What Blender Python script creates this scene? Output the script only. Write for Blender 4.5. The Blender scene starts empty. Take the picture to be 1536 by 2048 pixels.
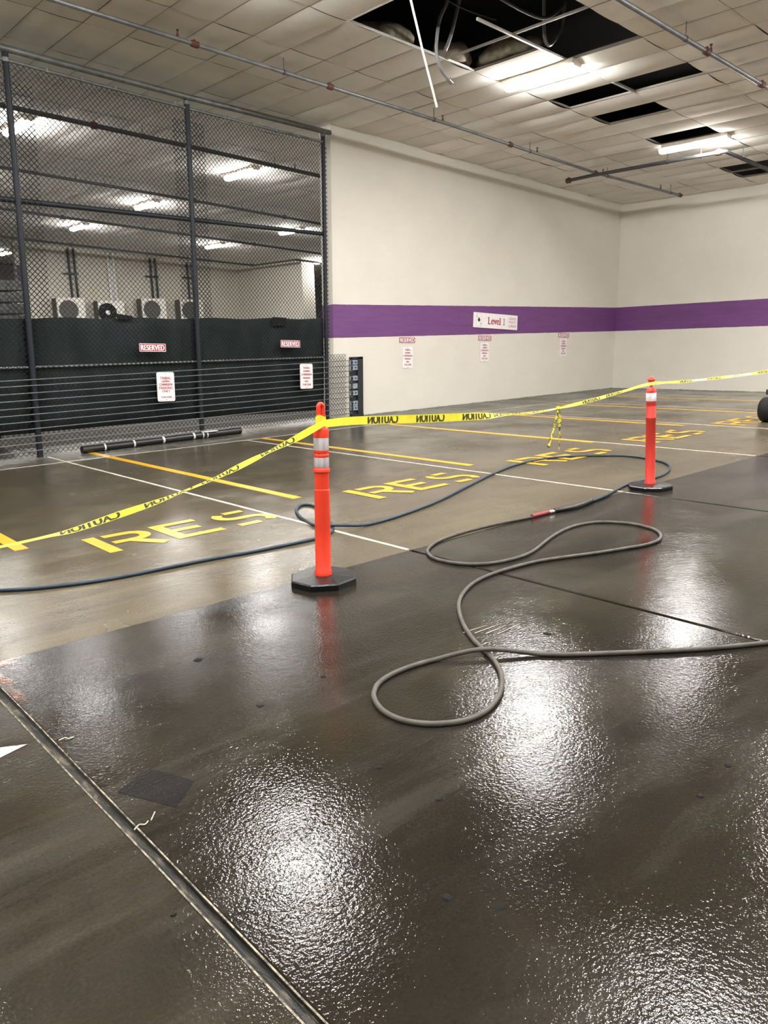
import bpy, bmesh, math, random
from mathutils import Matrix, Vector, Euler
random.seed(7)
S = bpy.context.scene
COL = S.collection

# ---------------------------------------------------------------- camera, world, exposure
CAM_H = 1.45
PITCH, ROLL, YAW = 0.2167, 0.0302, 0.7218
F_PX = 1542.86
cy_, sy_ = math.cos(YAW), math.sin(YAW)
cp_, sp_ = math.cos(PITCH), math.sin(PITCH)
cr_, sr_ = math.cos(ROLL), math.sin(ROLL)
v_r = Vector((cy_, -sy_, 0.0))
v_f = Vector((sy_ * cp_, cy_ * cp_, -sp_))
v_d = v_f.cross(v_r)
v_d.normalize()
if v_d.z > 0:
    v_d = -v_d
v_r2 = v_r * cr_ + v_d * sr_
v_d2 = v_d * cr_ - v_r * sr_
cam_data = bpy.data.cameras.new('camera')
cam = bpy.data.objects.new('camera', cam_data)
COL.objects.link(cam)
rot = Matrix((v_r2, -v_d2, -v_f)).transposed()
cam.matrix_world = Matrix.Translation((0, 0, CAM_H)) @ rot.to_4x4()
cam_data.sensor_fit = 'HORIZONTAL'
cam_data.sensor_width = 36.0
cam_data.lens = F_PX / 1536.0 * 36.0
cam_data.clip_start = 0.05
cam_data.clip_end = 200
S.camera = cam

world = bpy.data.worlds.new('world')
S.world = world
world.use_nodes = True
world.node_tree.nodes['Background'].inputs[0].default_value = (0.9, 0.93, 1.0, 1)
world.node_tree.nodes['Background'].inputs[1].default_value = 0.02

S.view_settings.view_transform = 'Standard'
S.view_settings.look = 'None'
S.view_settings.exposure = 2.55
S.view_settings.gamma = 1.0
S.view_settings.use_curve_mapping = False
LAMP_STRENGTH = 62.0
LAMP_COLOR = (1.0, 0.98, 0.95, 1)

# ---------------------------------------------------------------- helpers
LEAN = 0.0367                     # the slab falls away, so upright things lean this much against its normal


def up(x, y, z):
    return (x + LEAN * z, y, z)


def ceil_z(x, y):
    return 5.413 - 0.0557 * (x - 9.8) + 0.0217 * (y - 12.093)


def tag(o, label=None, cat=None, group=None, kind=None):
    if label: o['label'] = label
    if cat: o['category'] = cat
    if group: o['group'] = group
    if kind: o['kind'] = kind
    return o


def empty(name, loc=(0, 0, 0), rot=(0, 0, 0), **k):
    o = bpy.data.objects.new(name, None)
    o.empty_display_size = 0.1
    COL.objects.link(o)
    o.location = loc
    o.rotation_euler = rot
    return tag(o, **k)


class MB:
    def __init__(self):
        self.v, self.f = [], []

    def add(self, vs, fs):
        n = len(self.v)
        self.v += [tuple(p) for p in vs]
        self.f += [tuple(i + n for i in f) for f in fs]
        return self

    def box(self, a, b, fn=None):
        x0, y0, z0 = a
        x1, y1, z1 = b
        vs = [(x0, y0, z0), (x1, y0, z0), (x1, y1, z0), (x0, y1, z0), (x0, y0, z1), (x1, y0, z1), (x1, y1, z1), (x0, y1, z1)]
        if fn: vs = [fn(*p) for p in vs]
        return self.add(vs, [(0, 3, 2, 1), (4, 5, 6, 7), (0, 1, 5, 4), (1, 2, 6, 5), (2, 3, 7, 6), (3, 0, 4, 7)])

    def tube(self, pts, r, n=8, cap=True):
        pts = [Vector(p) for p in pts]
        m = len(pts)
        rs = r if isinstance(r, (list, tuple)) else [r] * m
        ref = None
        rings = []
        for i, p in enumerate(pts):
            t = (pts[min(i + 1, m - 1)] - pts[max(i - 1, 0)])
            if t.length < 1e-9: t = Vector((0, 0, 1))
            t.normalize()
            if ref is None:
                ref = Vector((0, 0, 1)) if abs(t.z) < 0.9 else Vector((1, 0, 0))
            a = ref - t * ref.dot(t)
            if a.length < 1e-6: a = Vector((1, 0, 0)) - t * t.x
            a.normalize()
            ref = a
            b = t.cross(a)
            rings.append([p + (a * math.cos(q) + b * math.sin(q)) * rs[i] for q in (2 * math.pi * (k + 0.5) / n for k in range(n))])
        vs = [q for ring in rings for q in ring]
        fs = []
        for i in range(m - 1):
            for k in range(n):
                k2 = (k + 1) % n
                fs.append((i * n + k, i * n + k2, (i + 1) * n + k2, (i + 1) * n + k))
        if cap:
            fs.append(tuple(reversed(range(n))))
            fs.append(tuple((m - 1) * n + k for k in range(n)))
        return self.add(vs, fs)

    def lathe(self, prof, n=24, origin=(0, 0, 0), axis='z'):
        vs, fs = [], []
        ox, oy, oz = origin
        for r, h in prof:
            for k in range(n):
                a = 2 * math.pi * k / n
                c, s = r * math.cos(a), r * math.sin(a)
                if axis == 'z': vs.append((ox + c, oy + s, oz + h))
                elif axis == 'y': vs.append((ox + c, oy + h, oz - s))
                else: vs.append((ox + h, oy + c, oz + s))
        m = len(prof)
        for i in range(m - 1):
            for k in range(n):
                k2 = (k + 1) % n
                fs.append((i * n + k, i * n + k2, (i + 1) * n + k2, (i + 1) * n + k))
        fs.append(tuple(reversed(range(n))))
        fs.append(tuple((m - 1) * n + k for k in range(n)))
        return self.add(vs, fs)

    def prism(self, poly, z0, z1, fn=None):
        n = len(poly)
        vs = [(x, y, z0) for x, y in poly] + [(x, y, z1) for x, y in poly]
        if fn: vs = [fn(*p) for p in vs]
        fs = [tuple(reversed(range(n))), tuple(range(n, 2 * n))]
        fs += [(k, (k + 1) % n, n + (k + 1) % n, n + k) for k in range(n)]
        return self.add(vs, fs)

    def mesh(self, name, mat, smooth=False, bevel=0):
        me = bpy.data.meshes.new(name)
        me.from_pydata(self.v, [], self.f)
        bm = bmesh.new()
        bm.from_mesh(me)
        bmesh.ops.recalc_face_normals(bm, faces=bm.faces)
        if bevel:
            bmesh.ops.bevel(bm, geom=[e for e in bm.edges if len(e.link_faces) == 2 and e.calc_face_angle(0) > 0.5], offset=bevel, segments=2, profile=0.5, affect='EDGES')
        if smooth:
            for f in bm.faces: f.smooth = True
            for e in bm.edges:
                if len(e.link_faces) == 2 and e.calc_face_angle(0) > 0.7: e.smooth = False
        bm.to_mesh(me)
        bm.free()
        if mat: me.materials.append(mat)
        return me

    def build(self, name, mat, parent=None, smooth=False, bevel=0, **k):
        return link(name, self.mesh(name, mat, smooth, bevel), parent, **k)


def link(name, me, parent=None, loc=None, rot=None, **k):
    o = bpy.data.objects.new(name, me)
    COL.objects.link(o)
    if parent: o.parent = parent
    if loc is not None: o.location = loc
    if rot is not None: o.rotation_euler = rot
    return tag(o, **k)


def catmull(pts, n=6):
    P = [Vector(p) for p in pts]
    out = []
    for i in range(len(P) - 1):
        p0, p1, p2, p3 = P[max(i - 1, 0)], P[i], P[i + 1], P[min(i + 2, len(P) - 1)]
        for k in range(n):
            t = k / n
            out.append(0.5 * ((2 * p1) + (p2 - p0) * t + (2 * p0 - 5 * p1 + 4 * p2 - p3) * t * t + (3 * p1 - p0 - 3 * p2 + p3) * t ** 3))
    out.append(P[-1])
    return out


def project(p):
    q = Vector(p) - Vector((0, 0, CAM_H))
    z = q.dot(v_f)
    if z < 0.1: return None
    return (768 + F_PX * q.dot(v_r2) / z, 1024 + F_PX * q.dot(v_d2) / z, z)


# ---------------------------------------------------------------- materials
class NT:
    def __init__(self, name):
        self.m = bpy.data.materials.new(name)
        self.m.use_nodes = True
        self.t = self.m.node_tree
        self.b = self.t.nodes['Principled BSDF']

    def n(self, typ, **ins):
        nd = self.t.nodes.new(typ)
        for k, v in ins.items():
            key = k.replace('_', ' ')
            self.set(nd, key, v)
        return nd

    def set(self, nd, key, v):
        if isinstance(key, str) and key.startswith('i') and key[1:].isdigit(): key = int(key[1:])
        s = nd.inputs[key]
        if hasattr(v, 'is_linked') or hasattr(v, 'links'):
            self.t.links.new(v, s)
        else:
            s.default_value = v

    def pos(self):
        return self.t.nodes.new('ShaderNodeNewGeometry').outputs['Position']

    def obj(self):
        return self.t.nodes.new('ShaderNodeTexCoord').outputs['Object']

    def noise(self, vec, scale, detail=4, rough=0.55, dist=0.0):
        nd = self.n('ShaderNodeTexNoise', Vector=vec, Scale=scale, Detail=detail, Roughness=rough, Distortion=dist)
        return nd.outputs['Fac']

    def scale(self, vec, s):
        nd = self.n('ShaderNodeMapping', Vector=vec, Scale=s)
        return nd.outputs[0]

    def ramp(self, fac, stops, interp='LINEAR'):
        nd = self.t.nodes.new('ShaderNodeValToRGB')
        nd.color_ramp.interpolation = interp
        el = nd.color_ramp.elements
        while len(el) < len(stops): el.new(0.5)
        for e, (p, c) in zip(el, stops):
            e.position = p
            e.color = c if len(c) == 4 else (*c, 1)
        self.t.links.new(fac, nd.inputs[0])
        return nd.outputs[0]

    def mix(self, fac, a, b, mode='MIX'):
        nd = self.t.nodes.new('ShaderNodeMix')
        nd.data_type = 'RGBA'
        nd.blend_type = mode
        for k, v in ((0, fac), (6, a), (7, b)):
            if hasattr(v, 'links'): self.t.links.new(v, nd.inputs[k])
            else: nd.inputs[k].default_value = v if not isinstance(v, tuple) or len(v) == 4 else (*v, 1)
        return nd.outputs[2]

    def math(self, op, a, b=0.0, c=None):
        nd = self.t.nodes.new('ShaderNodeMath')
        nd.operation = op
        for k, v in ((0, a), (1, b), (2, c)):
            if v is None: continue
            if hasattr(v, 'links'): self.t.links.new(v, nd.inputs[k])
            else: nd.inputs[k].default_value = v
        return nd.outputs[0]

    def sep(self, vec):
        nd = self.n('ShaderNodeSeparateXYZ', Vector=vec)
        return nd.outputs

    def bump(self, h, strength=0.3, dist=0.01, normal=None):
        nd = self.n('ShaderNodeBump', Height=h, Strength=strength, Distance=dist)
        if normal is not None: self.t.links.new(normal, nd.inputs['Normal'])
        return nd.outputs[0]

    def out(self, **k):
        for key, v in k.items():
            self.set(self.b, key.replace('_', ' '), v)
        return self.m


def plain(name, c, rough=0.5, metal=0.0, var=0.12, scale=12.0, bump=0.0, bscale=60, **k):
    t = NT(name)
    p = t.obj()
    f = t.noise(p, scale, 4)
    lo = tuple(x * (1 - var) for x in c)
    hi = tuple(min(1, x * (1 + var)) for x in c)
    col = t.ramp(f, [(0.3, lo), (0.7, hi)])
    if bump: t.out(Normal=t.bump(t.noise(p, bscale, 3), bump, 0.005))
    return t.out(Base_Color=col, Roughness=rough, Metallic=metal, **k)


def emit(name, c, s):
    t = NT(name)
    return t.out(Base_Color=(0.9, 0.9, 0.9, 1), Emission_Color=c, Emission_Strength=s, Roughness=0.4)


def concrete(name, c_lo, c_mid, c_hi, r_lo, r_hi, wetbump, stain, ior=1.45, blot=0.9, sc=0.9, bay=None):
    t = NT(name)
    p = t.pos()
    big = t.noise(p, sc, 7, 0.62, 0.4)
    swirl = t.noise(t.scale(p, (0.7, 2.2, 1)), 0.8, 7, 0.62, 0.25)
    fine = t.noise(p, 90, 3, 0.7)
    col = t.ramp(big, [(0.34, c_lo), (0.5, c_mid), (0.68, c_hi)])
    col = t.mix(t.ramp(swirl, [(0.3, (blot, blot, blot)), (0.62, (0, 0, 0))]), col, stain)
    drag = t.noise(t.scale(p, (0.45, 3.2, 1)), 1.1, 6, 0.62, 0.2)
    col = t.mix(t.ramp(drag, [(0.5, (0, 0, 0)), (0.68, (0.65, 0.65, 0.65))]), col, c_hi + (1,))
    col = t.mix(0.45, col, t.ramp(fine, [(0.3, (0.45, 0.45, 0.45)), (0.7, (1.35, 1.35, 1.35))]), 'MULTIPLY')
    if bay:   # dark damp stain across the parked part of the bays
        yy = t.math('ADD', t.sep(p)[1], t.math('MULTIPLY', t.math('SUBTRACT', t.noise(t.scale(p, (0.5, 1.0, 1)), 0.9, 6, 0.65, 0.3), 0.5), 5.0))
        xx = t.math('MULTIPLY', t.sep(p)[0], -0.1)
        st = t.n('ShaderNodeMapRange', Value=t.math('ADD', yy, xx), i1=4.8, i2=7.6, i3=0.0, i4=0.85).outputs[0]
        col = t.mix(st, col, bay)
    wet = t.noise(p, 0.9, 5, 0.6, 0.2)
    rough = t.n('ShaderNodeMapRange', Value=wet, i1=0.4, i2=0.68, i3=r_lo, i4=r_hi).outputs[0]
    ripple = t.noise(p, 34, 4, 0.6, 0.6)
    grit = t.math('ADD', t.math('MULTIPLY', t.noise(p, 170, 2, 0.6), 0.22), t.noise(p, 82, 2, 0.55))
    amp = t.n('ShaderNodeMapRange', Value=t.noise(p, 1.6, 3), i1=0.35, i2=0.65, i3=0.75, i4=1.35).outputs[0]
    h = t.math('ADD', t.math('MULTIPLY', ripple, t.math('MULTIPLY', amp, 0.42)), t.math('MULTIPLY', t.math('MULTIPLY', grit, amp), 0.72))
    nrm = t.bump(h, 1.0, wetbump)
    return t.out(Base_Color=col, Roughness=rough, Normal=nrm, IOR=ior)


M = {}
M['light_concrete'] = concrete('tan_concrete', (0.074, 0.06, 0.036), (0.106, 0.087, 0.053), (0.14, 0.117, 0.076), 0.1, 0.34, 0.0016, (0.08, 0.066, 0.044, 1), 1.27, 0.8, 0.5, (0.045, 0.036, 0.023, 1))
M['dark_concrete'] = concrete('dark_wet_concrete', (0.008, 0.007, 0.0056), (0.0185, 0.0162, 0.013), (0.05, 0.0445, 0.037), 0.03, 0.1, 0.0015, (0.02, 0.0155, 0.0105, 1), 1.34)
M['worn_concrete'] = concrete('worn_brown_concrete', (0.014, 0.012, 0.0092), (0.031, 0.0265, 0.0205), (0.066, 0.058, 0.047), 0.06, 0.2, 0.0015, (0.03, 0.023, 0.015, 1), 1.36)
M['far_floor'] = plain('dull_far_floor', (0.06, 0.055, 0.047), 0.85, scale=2, Specular_IOR_Level=0.12)
M['gutter'] = concrete('grey_gutter_concrete', (0.07, 0.066, 0.055), (0.1, 0.095, 0.08), (0.13, 0.12, 0.1), 0.2, 0.45, 0.003, (0.06, 0.055, 0.045, 1), 1.3)
t = NT('joint_bed')
f = t.noise(t.scale(t.pos(), (1.6, 0.6, 1)), 13, 6, 0.75, 0.5)
M['joint'] = t.out(Base_Color=t.ramp(f, [(0.43, (0.006, 0.006, 0.005)), (0.52, (0.04, 0.034, 0.024)), (0.62, (0.16, 0.135, 0.095))]), Roughness=0.45, Normal=t.bump(f, 0.6, 0.01))
M['sealant'] = plain('cream_sealant', (0.5, 0.45, 0.37), 0.5, var=0.3, scale=9)
t = NT('chipped_joint_edge')
f = t.noise(t.pos(), 30, 5, 0.75)
M['chip'] = t.out(Base_Color=t.ramp(f, [(0.42, (0.03, 0.025, 0.018)), (0.6, (0.34, 0.29, 0.2))]), Roughness=0.4)
t = NT('worn_yellow_paint')
p = t.pos()
f = t.noise(p, 26, 5, 0.7)
col = t.ramp(f, [(0.3, (0.34, 0.19, 0.04)), (0.42, (0.62, 0.335, 0.014)), (0.7, (0.7, 0.39, 0.018))])
M['yellow_paint'] = t.out(Base_Color=col, Roughness=0.3, Normal=t.bump(t.noise(p, 40, 3), 0.15, 0.01))
t = NT('worn_pale_paint')
f = t.noise(t.pos(), 22, 5, 0.7)
M['white_paint'] = t.out(Base_Color=t.ramp(f, [(0.35, (0.16, 0.14, 0.11)), (0.5, (0.5, 0.46, 0.4)), (0.7, (0.6, 0.56, 0.48))]), Roughness=0.3)


def wall_mat(name, band=True, c=(0.665, 0.635, 0.56), c2=(0.61, 0.58, 0.51)):
    t = NT(name)
    p = t.pos()
    x, y, z = t.sep(p)
    f = t.noise(p, 1.3, 6, 0.6)
    f2 = t.noise(t.scale(p, (0.6, 0.6, 5)), 2.2, 5, 0.6)
    col = t.mix(t.math('MULTIPLY', f2, 0.6), c + (1,), c2 + (1,))
    col = t.mix(0.3, col, t.ramp(f, [(0.3, (0.85, 0.84, 0.82)), (0.7, (1.05, 1.05, 1.05))]), 'MULTIPLY')
    if band:
        zz = t.math('ADD', z, t.math('MULTIPLY', t.math('SUBTRACT', t.noise(t.scale(p, (1, 1, 0.01)), 7, 2), 0.5), 0.012))
        inb = t.math('MULTIPLY', t.math('GREATER_THAN', zz, 1.556), t.math('LESS_THAN', zz, 2.187))
        pur = t.ramp(f2, [(0.3, (0.118, 0.036, 0.148)), (0.7, (0.155, 0.05, 0.188))])
        col = t.mix(inb, col, pur)
    # scuffed dirt along the bottom of the wall
    ed = t.math('ADD', z, t.math('MULTIPLY', t.math('SUBTRACT', t.noise(p, 5, 6, 0.75), 0.5), 0.05))
    dirt = t.n('ShaderNodeMapRange', Value=ed, i1=0.022, i2=0.005, i3=0.0, i4=0.8).outputs[0]
    col = t.mix(dirt, col, (0.09, 0.08, 0.065, 1))
    h = t.noise(t.scale(p, (1, 1, 2.5)), 22, 5, 0.65)
    return t.out(Base_Color=col, Roughness=0.55, Normal=t.bump(h, 0.12, 0.01))


M['wall'] = wall_mat('cream_wall_with_band')
M['wall_plain'] = wall_mat('cream_wall', False, (0.58, 0.545, 0.47), (0.5, 0.465, 0.4))
M['dark_wall'] = plain('dim_block_wall', (0.22, 0.21, 0.19), 0.8, scale=3)


def tile_mat():
    t = NT('ceiling_tile_face')
    p = t.pos()
    rnd = t.t.nodes.new('ShaderNodeObjectInfo').outputs['Random']
    f = t.noise(p, 1.1, 6, 0.65)
    f2 = t.noise(p, 70, 2, 0.6)
    col = t.ramp(f, [(0.25, (0.78, 0.75, 0.69)), (0.5, (0.87, 0.845, 0.79)), (0.75, (0.9, 0.875, 0.825))])
    col = t.mix(0.5, col, t.ramp(rnd, [(0, (0.84, 0.83, 0.8)), (1, (1.1, 1.1, 1.1))]), 'MULTIPLY')
    col = t.mix(0.3, col, t.ramp(f2, [(0.3, (0.8, 0.8, 0.8)), (0.7, (1.1, 1.1, 1.1))]), 'MULTIPLY')
    return t.out(Base_Color=col, Roughness=0.9, Specular_IOR_Level=0.08, Normal=t.bump(f2, 0.05, 0.004))


M['tile'] = tile_mat()
M['grid'] = plain('grimy_grid_bar', (0.20, 0.175, 0.145), 0.5, 0.0, scale=5)
M['grid_white'] = plain('pale_metal_strip', (0.72, 0.7, 0.66), 0.35, 0.3)
M['plenum'] = plain('plenum_deck', (0.012, 0.013, 0.014), 0.9, scale=3)
M['steel'] = plain('galvanized_pipe', (0.17, 0.175, 0.18), 0.45, 0.4, var=0.25, scale=6)
M['dark_pipe'] = plain('dark_steel_pipe', (0.05, 0.05, 0.052), 0.5, 0.1, scale=6)
M['red_fit'] = plain('rusty_red_fitting', (0.085, 0.024, 0.016), 0.5, scale=20, var=0.35)
M['fence_post'] = plain('black_coated_post', (0.014, 0.017, 0.022), 0.5, 0.0, Specular_IOR_Level=0.25)
M['fence_top'] = plain('weathered_grey_pipe', (0.15, 0.155, 0.15), 0.45, 0.4, var=0.3, scale=8)
M['wire'] = plain('black_vinyl_wire', (0.005, 0.0055, 0.006), 0.6, Specular_IOR_Level=0.2)
t = NT('dark_green_shade_cloth')
p = t.obj()
wv = t.n('ShaderNodeTexWave', Vector=p, Scale=34.0, Distortion=1.5, Detail=2.0)
wv.bands_direction = 'Z'
f = t.noise(t.scale(p, (1.5, 1, 0.5)), 1.6, 5, 0.6)
col = t.ramp(f, [(0.32, (0.012, 0.018, 0.0185)), (0.52, (0.021, 0.031, 0.030)), (0.72, (0.036, 0.044, 0.050))])
M['screen'] = t.out(Base_Color=col, Roughness=0.75, Specular_IOR_Level=0.2, Normal=t.bump(wv.outputs['Fac'], 0.5, 0.01))
M['cable'] = plain('grey_steel_cable', (0.13, 0.13, 0.135), 0.5, 0.3)
M['anchor'] = plain('blue_grey_plate', (0.27, 0.31, 0.37), 0.4, 0.1, var=0.25)
M['black_steel'] = plain('black_steel', (0.03, 0.033, 0.038), 0.4, 0.4)
M['hole'] = plain('dark_hole', (0.004, 0.004, 0.004), 0.9)
t = NT('orange_red_plastic')
p = t.obj()
sc = t.noise(t.scale(p, (1.6, 1.6, 0.8)), 7.5, 4, 0.7)
col = t.mix(t.ramp(sc, [(0.62, (0, 0, 0)), (0.65, (1, 1, 1))]), (0.72, 0.044, 0.016, 1), (0.12, 0.018, 0.012, 1))
M['orange'] = t.out(Base_Color=col, Roughness=0.38)
M['coral'] = plain('faded_coral_plastic', (0.60, 0.042, 0.028), 0.42, var=0.08, scale=6)
t = NT('silver_reflective_tape')
p = t.obj()
f = t.noise(t.scale(p, (30, 30, 2)), 2.0, 3, 0.6)
M['reflective'] = t.out(Base_Color=t.ramp(f, [(0.3, (0.42, 0.38, 0.39)), (0.7, (0.66, 0.63, 0.65))]), Roughness=0.3, Metallic=0.2)
M['rubber'] = plain('wet_black_rubber', (0.006, 0.0065, 0.007), 0.28, Specular_IOR_Level=0.35, bump=0.4, bscale=40)
M['tape'] = plain('yellow_tape', (0.82, 0.74, 0.05), 0.35, var=0.1, scale=15)
t = NT('printed_yellow_tape')
f = t.noise(t.pos(), 42, 3, 0.6)
M['tape_printed'] = t.out(Base_Color=t.ramp(f, [(0.5, (0.72, 0.64, 0.05)), (0.54, (0.03, 0.03, 0.02))]), Roughness=0.4)
M['ink'] = plain('black_ink', (0.03, 0.03, 0.02), 0.5)
M['blue_hose'] = plain('dark_blue_hose', (0.010, 0.028, 0.048), 0.5, scale=10)
M['grey_hose'] = plain('grimy_grey_hose', (0.068, 0.06, 0.05), 0.55, var=0.3, scale=14)
M['black_hose'] = plain('black_hose_sleeve', (0.009, 0.009, 0.009), 0.35)
M['red_grip'] = plain('dull_red_grip', (0.22, 0.025, 0.03), 0.4)
M['chrome'] = plain('bright_fitting', (0.6, 0.6, 0.6), 0.25, 0.9)
M['sign_white'] = plain('white_sign_enamel', (0.80, 0.76, 0.76), 0.35, var=0.04)
M['sign_red'] = plain('maroon_sign_paint', (0.30, 0.015, 0.035), 0.4, var=0.1)
M['sign_grey'] = plain('grey_sign_line', (0.42, 0.44, 0.46), 0.5)
M['housing'] = plain('light_housing', (0.62, 0.54, 0.45), 0.5)
t = NT('lit_diffuser')     # prismatic lens: brightest straight down, dimmer through its sides
nz = t.sep(t.t.nodes.new('ShaderNodeNewGeometry').outputs['Normal'])[2]
k = t.n('ShaderNodeMapRange', Value=nz, i1=-0.75, i2=-0.05, i3=LAMP_STRENGTH * 1.15, i4=LAMP_STRENGTH * 0.2).outputs[0]
M['lamp'] = t.out(Base_Color=(0.9, 0.9, 0.9, 1), Emission_Color=LAMP_COLOR, Emission_Strength=k, Roughness=0.4)
t = NT('cracked_prismatic_diffuser')
f = t.n('ShaderNodeTexVoronoi', Vector=t.obj(), Scale=22.0).outputs['Distance']
M['lamp_cracked'] = t.out(Base_Color=(0.8, 0.8, 0.8, 1), Emission_Color=t.ramp(f, [(0.2, (1, 0.98, 0.94)), (0.5, (0.25, 0.24, 0.22))]), Emission_Strength=2.2, Roughness=0.3)
M['ac_white'] = plain('ac_casing', (0.78, 0.75, 0.68), 0.5)
M['ac_grille'] = plain('ac_grille', (0.075, 0.07, 0.065), 0.6)
M['purple'] = plain('dark_purple_board', (0.06, 0.03, 0.08), 0.5)
M['insulation'] = plain('glass_wool', (0.30, 0.27, 0.19), 0.95, var=0.45, scale=9, bump=0.9, bscale=22)
M['insulation_paper'] = plain('insulation_facing', (0.32, 0.27, 0.22), 0.8, var=0.3, scale=8)
M['conduit'] = plain('grey_flex_conduit', (0.34, 0.34, 0.35), 0.4, 0.5)
M['duct'] = plain('dusty_duct', (0.12, 0.1, 0.08), 0.7, var=0.4)
M['film'] = plain('dark_wrapped_crate', (0.045, 0.045, 0.045), 0.16, bump=0.8, bscale=14)
M['car_paint'] = plain('dark_car_paint', (0.012, 0.014, 0.02), 0.25)
M['glass_dark'] = plain('dark_car_glass', (0.01, 0.01, 0.012), 0.08)
M['tyre'] = plain('tyre_rubber', (0.009, 0.009, 0.01), 0.65, Specular_IOR_Level=0.25, bump=0.3, bscale=30)
M['rust'] = concrete('rust_stained_concrete', (0.06, 0.026, 0.014), (0.10, 0.038, 0.018), (0.14, 0.06, 0.032), 0.04, 0.12, 0.0015, (0.05, 0.026, 0.016, 1))
M['gum'] = plain('black_gum', (0.006, 0.006, 0.006), 0.7, Specular_IOR_Level=0.15)
M['patch'] = concrete('dark_patched_concrete', (0.010, 0.0095, 0.0095), (0.015, 0.014, 0.0145), (0.024, 0.022, 0.023), 0.08, 0.16, 0.0013, (0.012, 0.011, 0.012, 1), 1.35)
M['white_band'] = plain('white_tape_band', (0.6, 0.6, 0.58), 0.4)

# ---------------------------------------------------------------- floor
X_MIN, X_MAX, Y_MIN, Y_MAX = -13.0, 30.0, -12.0, 44.0
WALL_Y, WALL_X = 12.09, 19.30
WALL_T = 0.36
fl_mb = MB()
fl_mb.box((X_MIN, Y_MIN, -0.25), (X_MAX, Y_MAX, -0.022))
floor = fl_mb.build('floor', M['joint'], kind='structure', label='wet concrete parking garage floor, tan bays and dark drive aisle')
JX = [X_MIN, -9.2, -6.4, -3.6, 0.794, 3.632, 6.43, 9.33, 12.06, 14.83, 17.6, 19.34]
Y_WET, Y_GUT = 3.86, 10.56


def slab(x0, x1, y0, y1, mat, g0, g1, gy0=0.0, gy1=0.0, name='slab'):
    mb = MB()
    a, b, c, d = x0 + g0, x1 - g1, y0 + gy0, y1 - gy1
    e = 0.006
    vs = [(a, c, -0.022), (b, c, -0.022), (b, d, -0.022), (a, d, -0.022), (a, c, -e), (b, c, -e), (b, d, -e), (a, d, -e),
          (a + e, c + (e if gy0 else 0), 0), (b - e, c + (e if gy0 else 0), 0), (b - e, d - (e if gy1 else 0), 0), (a + e, d - (e if gy1 else 0), 0)]
    fs = [(0, 1, 5, 4), (1, 2, 6, 5), (2, 3, 7, 6), (3, 0, 4, 7), (4, 5, 9, 8), (5, 6, 10, 9), (6, 7, 11, 10), (7, 4, 8, 11), (8, 9, 10, 11)]
    mb.add(vs, fs)
    return mb.build(name, mat, floor)


for i in range(len(JX) - 1):
    x0, x1 = JX[i], JX[i + 1]
    g0 = 0.019 if abs(x0 - 0.794) < 0.01 else 0.011
    g1 = 0.019 if abs(x1 - 0.794) < 0.01 else 0.011
    if i == len(JX) - 2: g1 = 0
    slab(x0, x1, Y_MIN, Y_WET, M['dark_concrete' if x0 > 0 else 'worn_concrete'], g0, g1)
    slab(x0, x1, Y_WET, Y_GUT, M['light_concrete'], g0, g1, 0, 0.012)
    slab(x0, x1, Y_GUT, 12.6, M['gutter'], g0, g1, 0.012, 0)
slab(WALL_X + 0.04, X_MAX, Y_MIN, 12.6, M['gutter'], 0, 0)
slab(X_MIN, X_MAX, 12.6, Y_MAX, M['far_floor'], 0, 0)


def strip(name, x0, x1, y0, y1, mat, z0=0.0, z1=0.002, wob=0.0, **k):
    mb = MB()
    n = max(1, int((y1 - y0) / 0.6))
    L = []
    for i in range(n + 1):
        y = y0 + (y1 - y0) * i / n
        w = random.uniform(-wob, wob)
        L.append((x0 + w, x1 + w, y))
    vs = [(a, y, z1) for a, b, y in L] + [(b, y, z1) for a, b, y in L]
    m = n + 1
    mb.add(vs, [(i, m + i, m + i + 1, i + 1) for i in range(n)])
    if z0 < z1:
        mb.add([(L[0][0], y0, z0), (L[0][1], y0, z0), (L[0][1], y0, z1), (L[0][0], y0, z1)], [(0, 1, 2, 3)])
        for s in (0, 1):
            vs = [(q[s], q[2], z0) for q in L] + [(q[s], q[2], z1) for q in L]
            mb.add(vs, [(i, i + 1, m + i + 1, m + i) for i in range(n)])
    return mb.build(name, mat, floor, **k)


for x in (3.632, 6.43, 9.33, 12.06, 14.83, 17.6):
    strip('joint_sealant', x - 0.0165, x + 0.0165, Y_WET + 0.02, 11.3 if x < 4 else Y_GUT, M['sealant'], -0.02, 0.0025, 0.003)
for dx in (-0.021, 0.016):
    strip('joint_edge', 0.794 + dx, 0.794 + dx + 0.005, -2, Y_WET, M['chip'], 0.0, 0.0015, 0.004)
mb = MB()
mb.box((X_MIN, Y_GUT - 0.016, -0.02), (WALL_X, Y_GUT + 0.016, 0.002))
mb.build('joint_sealant', M['sealant'], floor)
for x, y0, y1 in ((-3.45, 6.05, 10.9), (-0.88, 6.05, 10.9), (1.67, 6.05, 11.0), (4.215, 6.05, 11.35), (6.73, 6.06, 10.55), (9.275, 6.08, 10.3), (11.8, 6.08, 10.5), (14.33, 6.0, 10.4), (16.82, 5.8, 10.4)):
    w = 0.05
    strip('painted_line', x - w, x + w, y0, y1, M['yellow_paint'], 0, 0.003, 0.004, label='yellow painted stall line')


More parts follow.
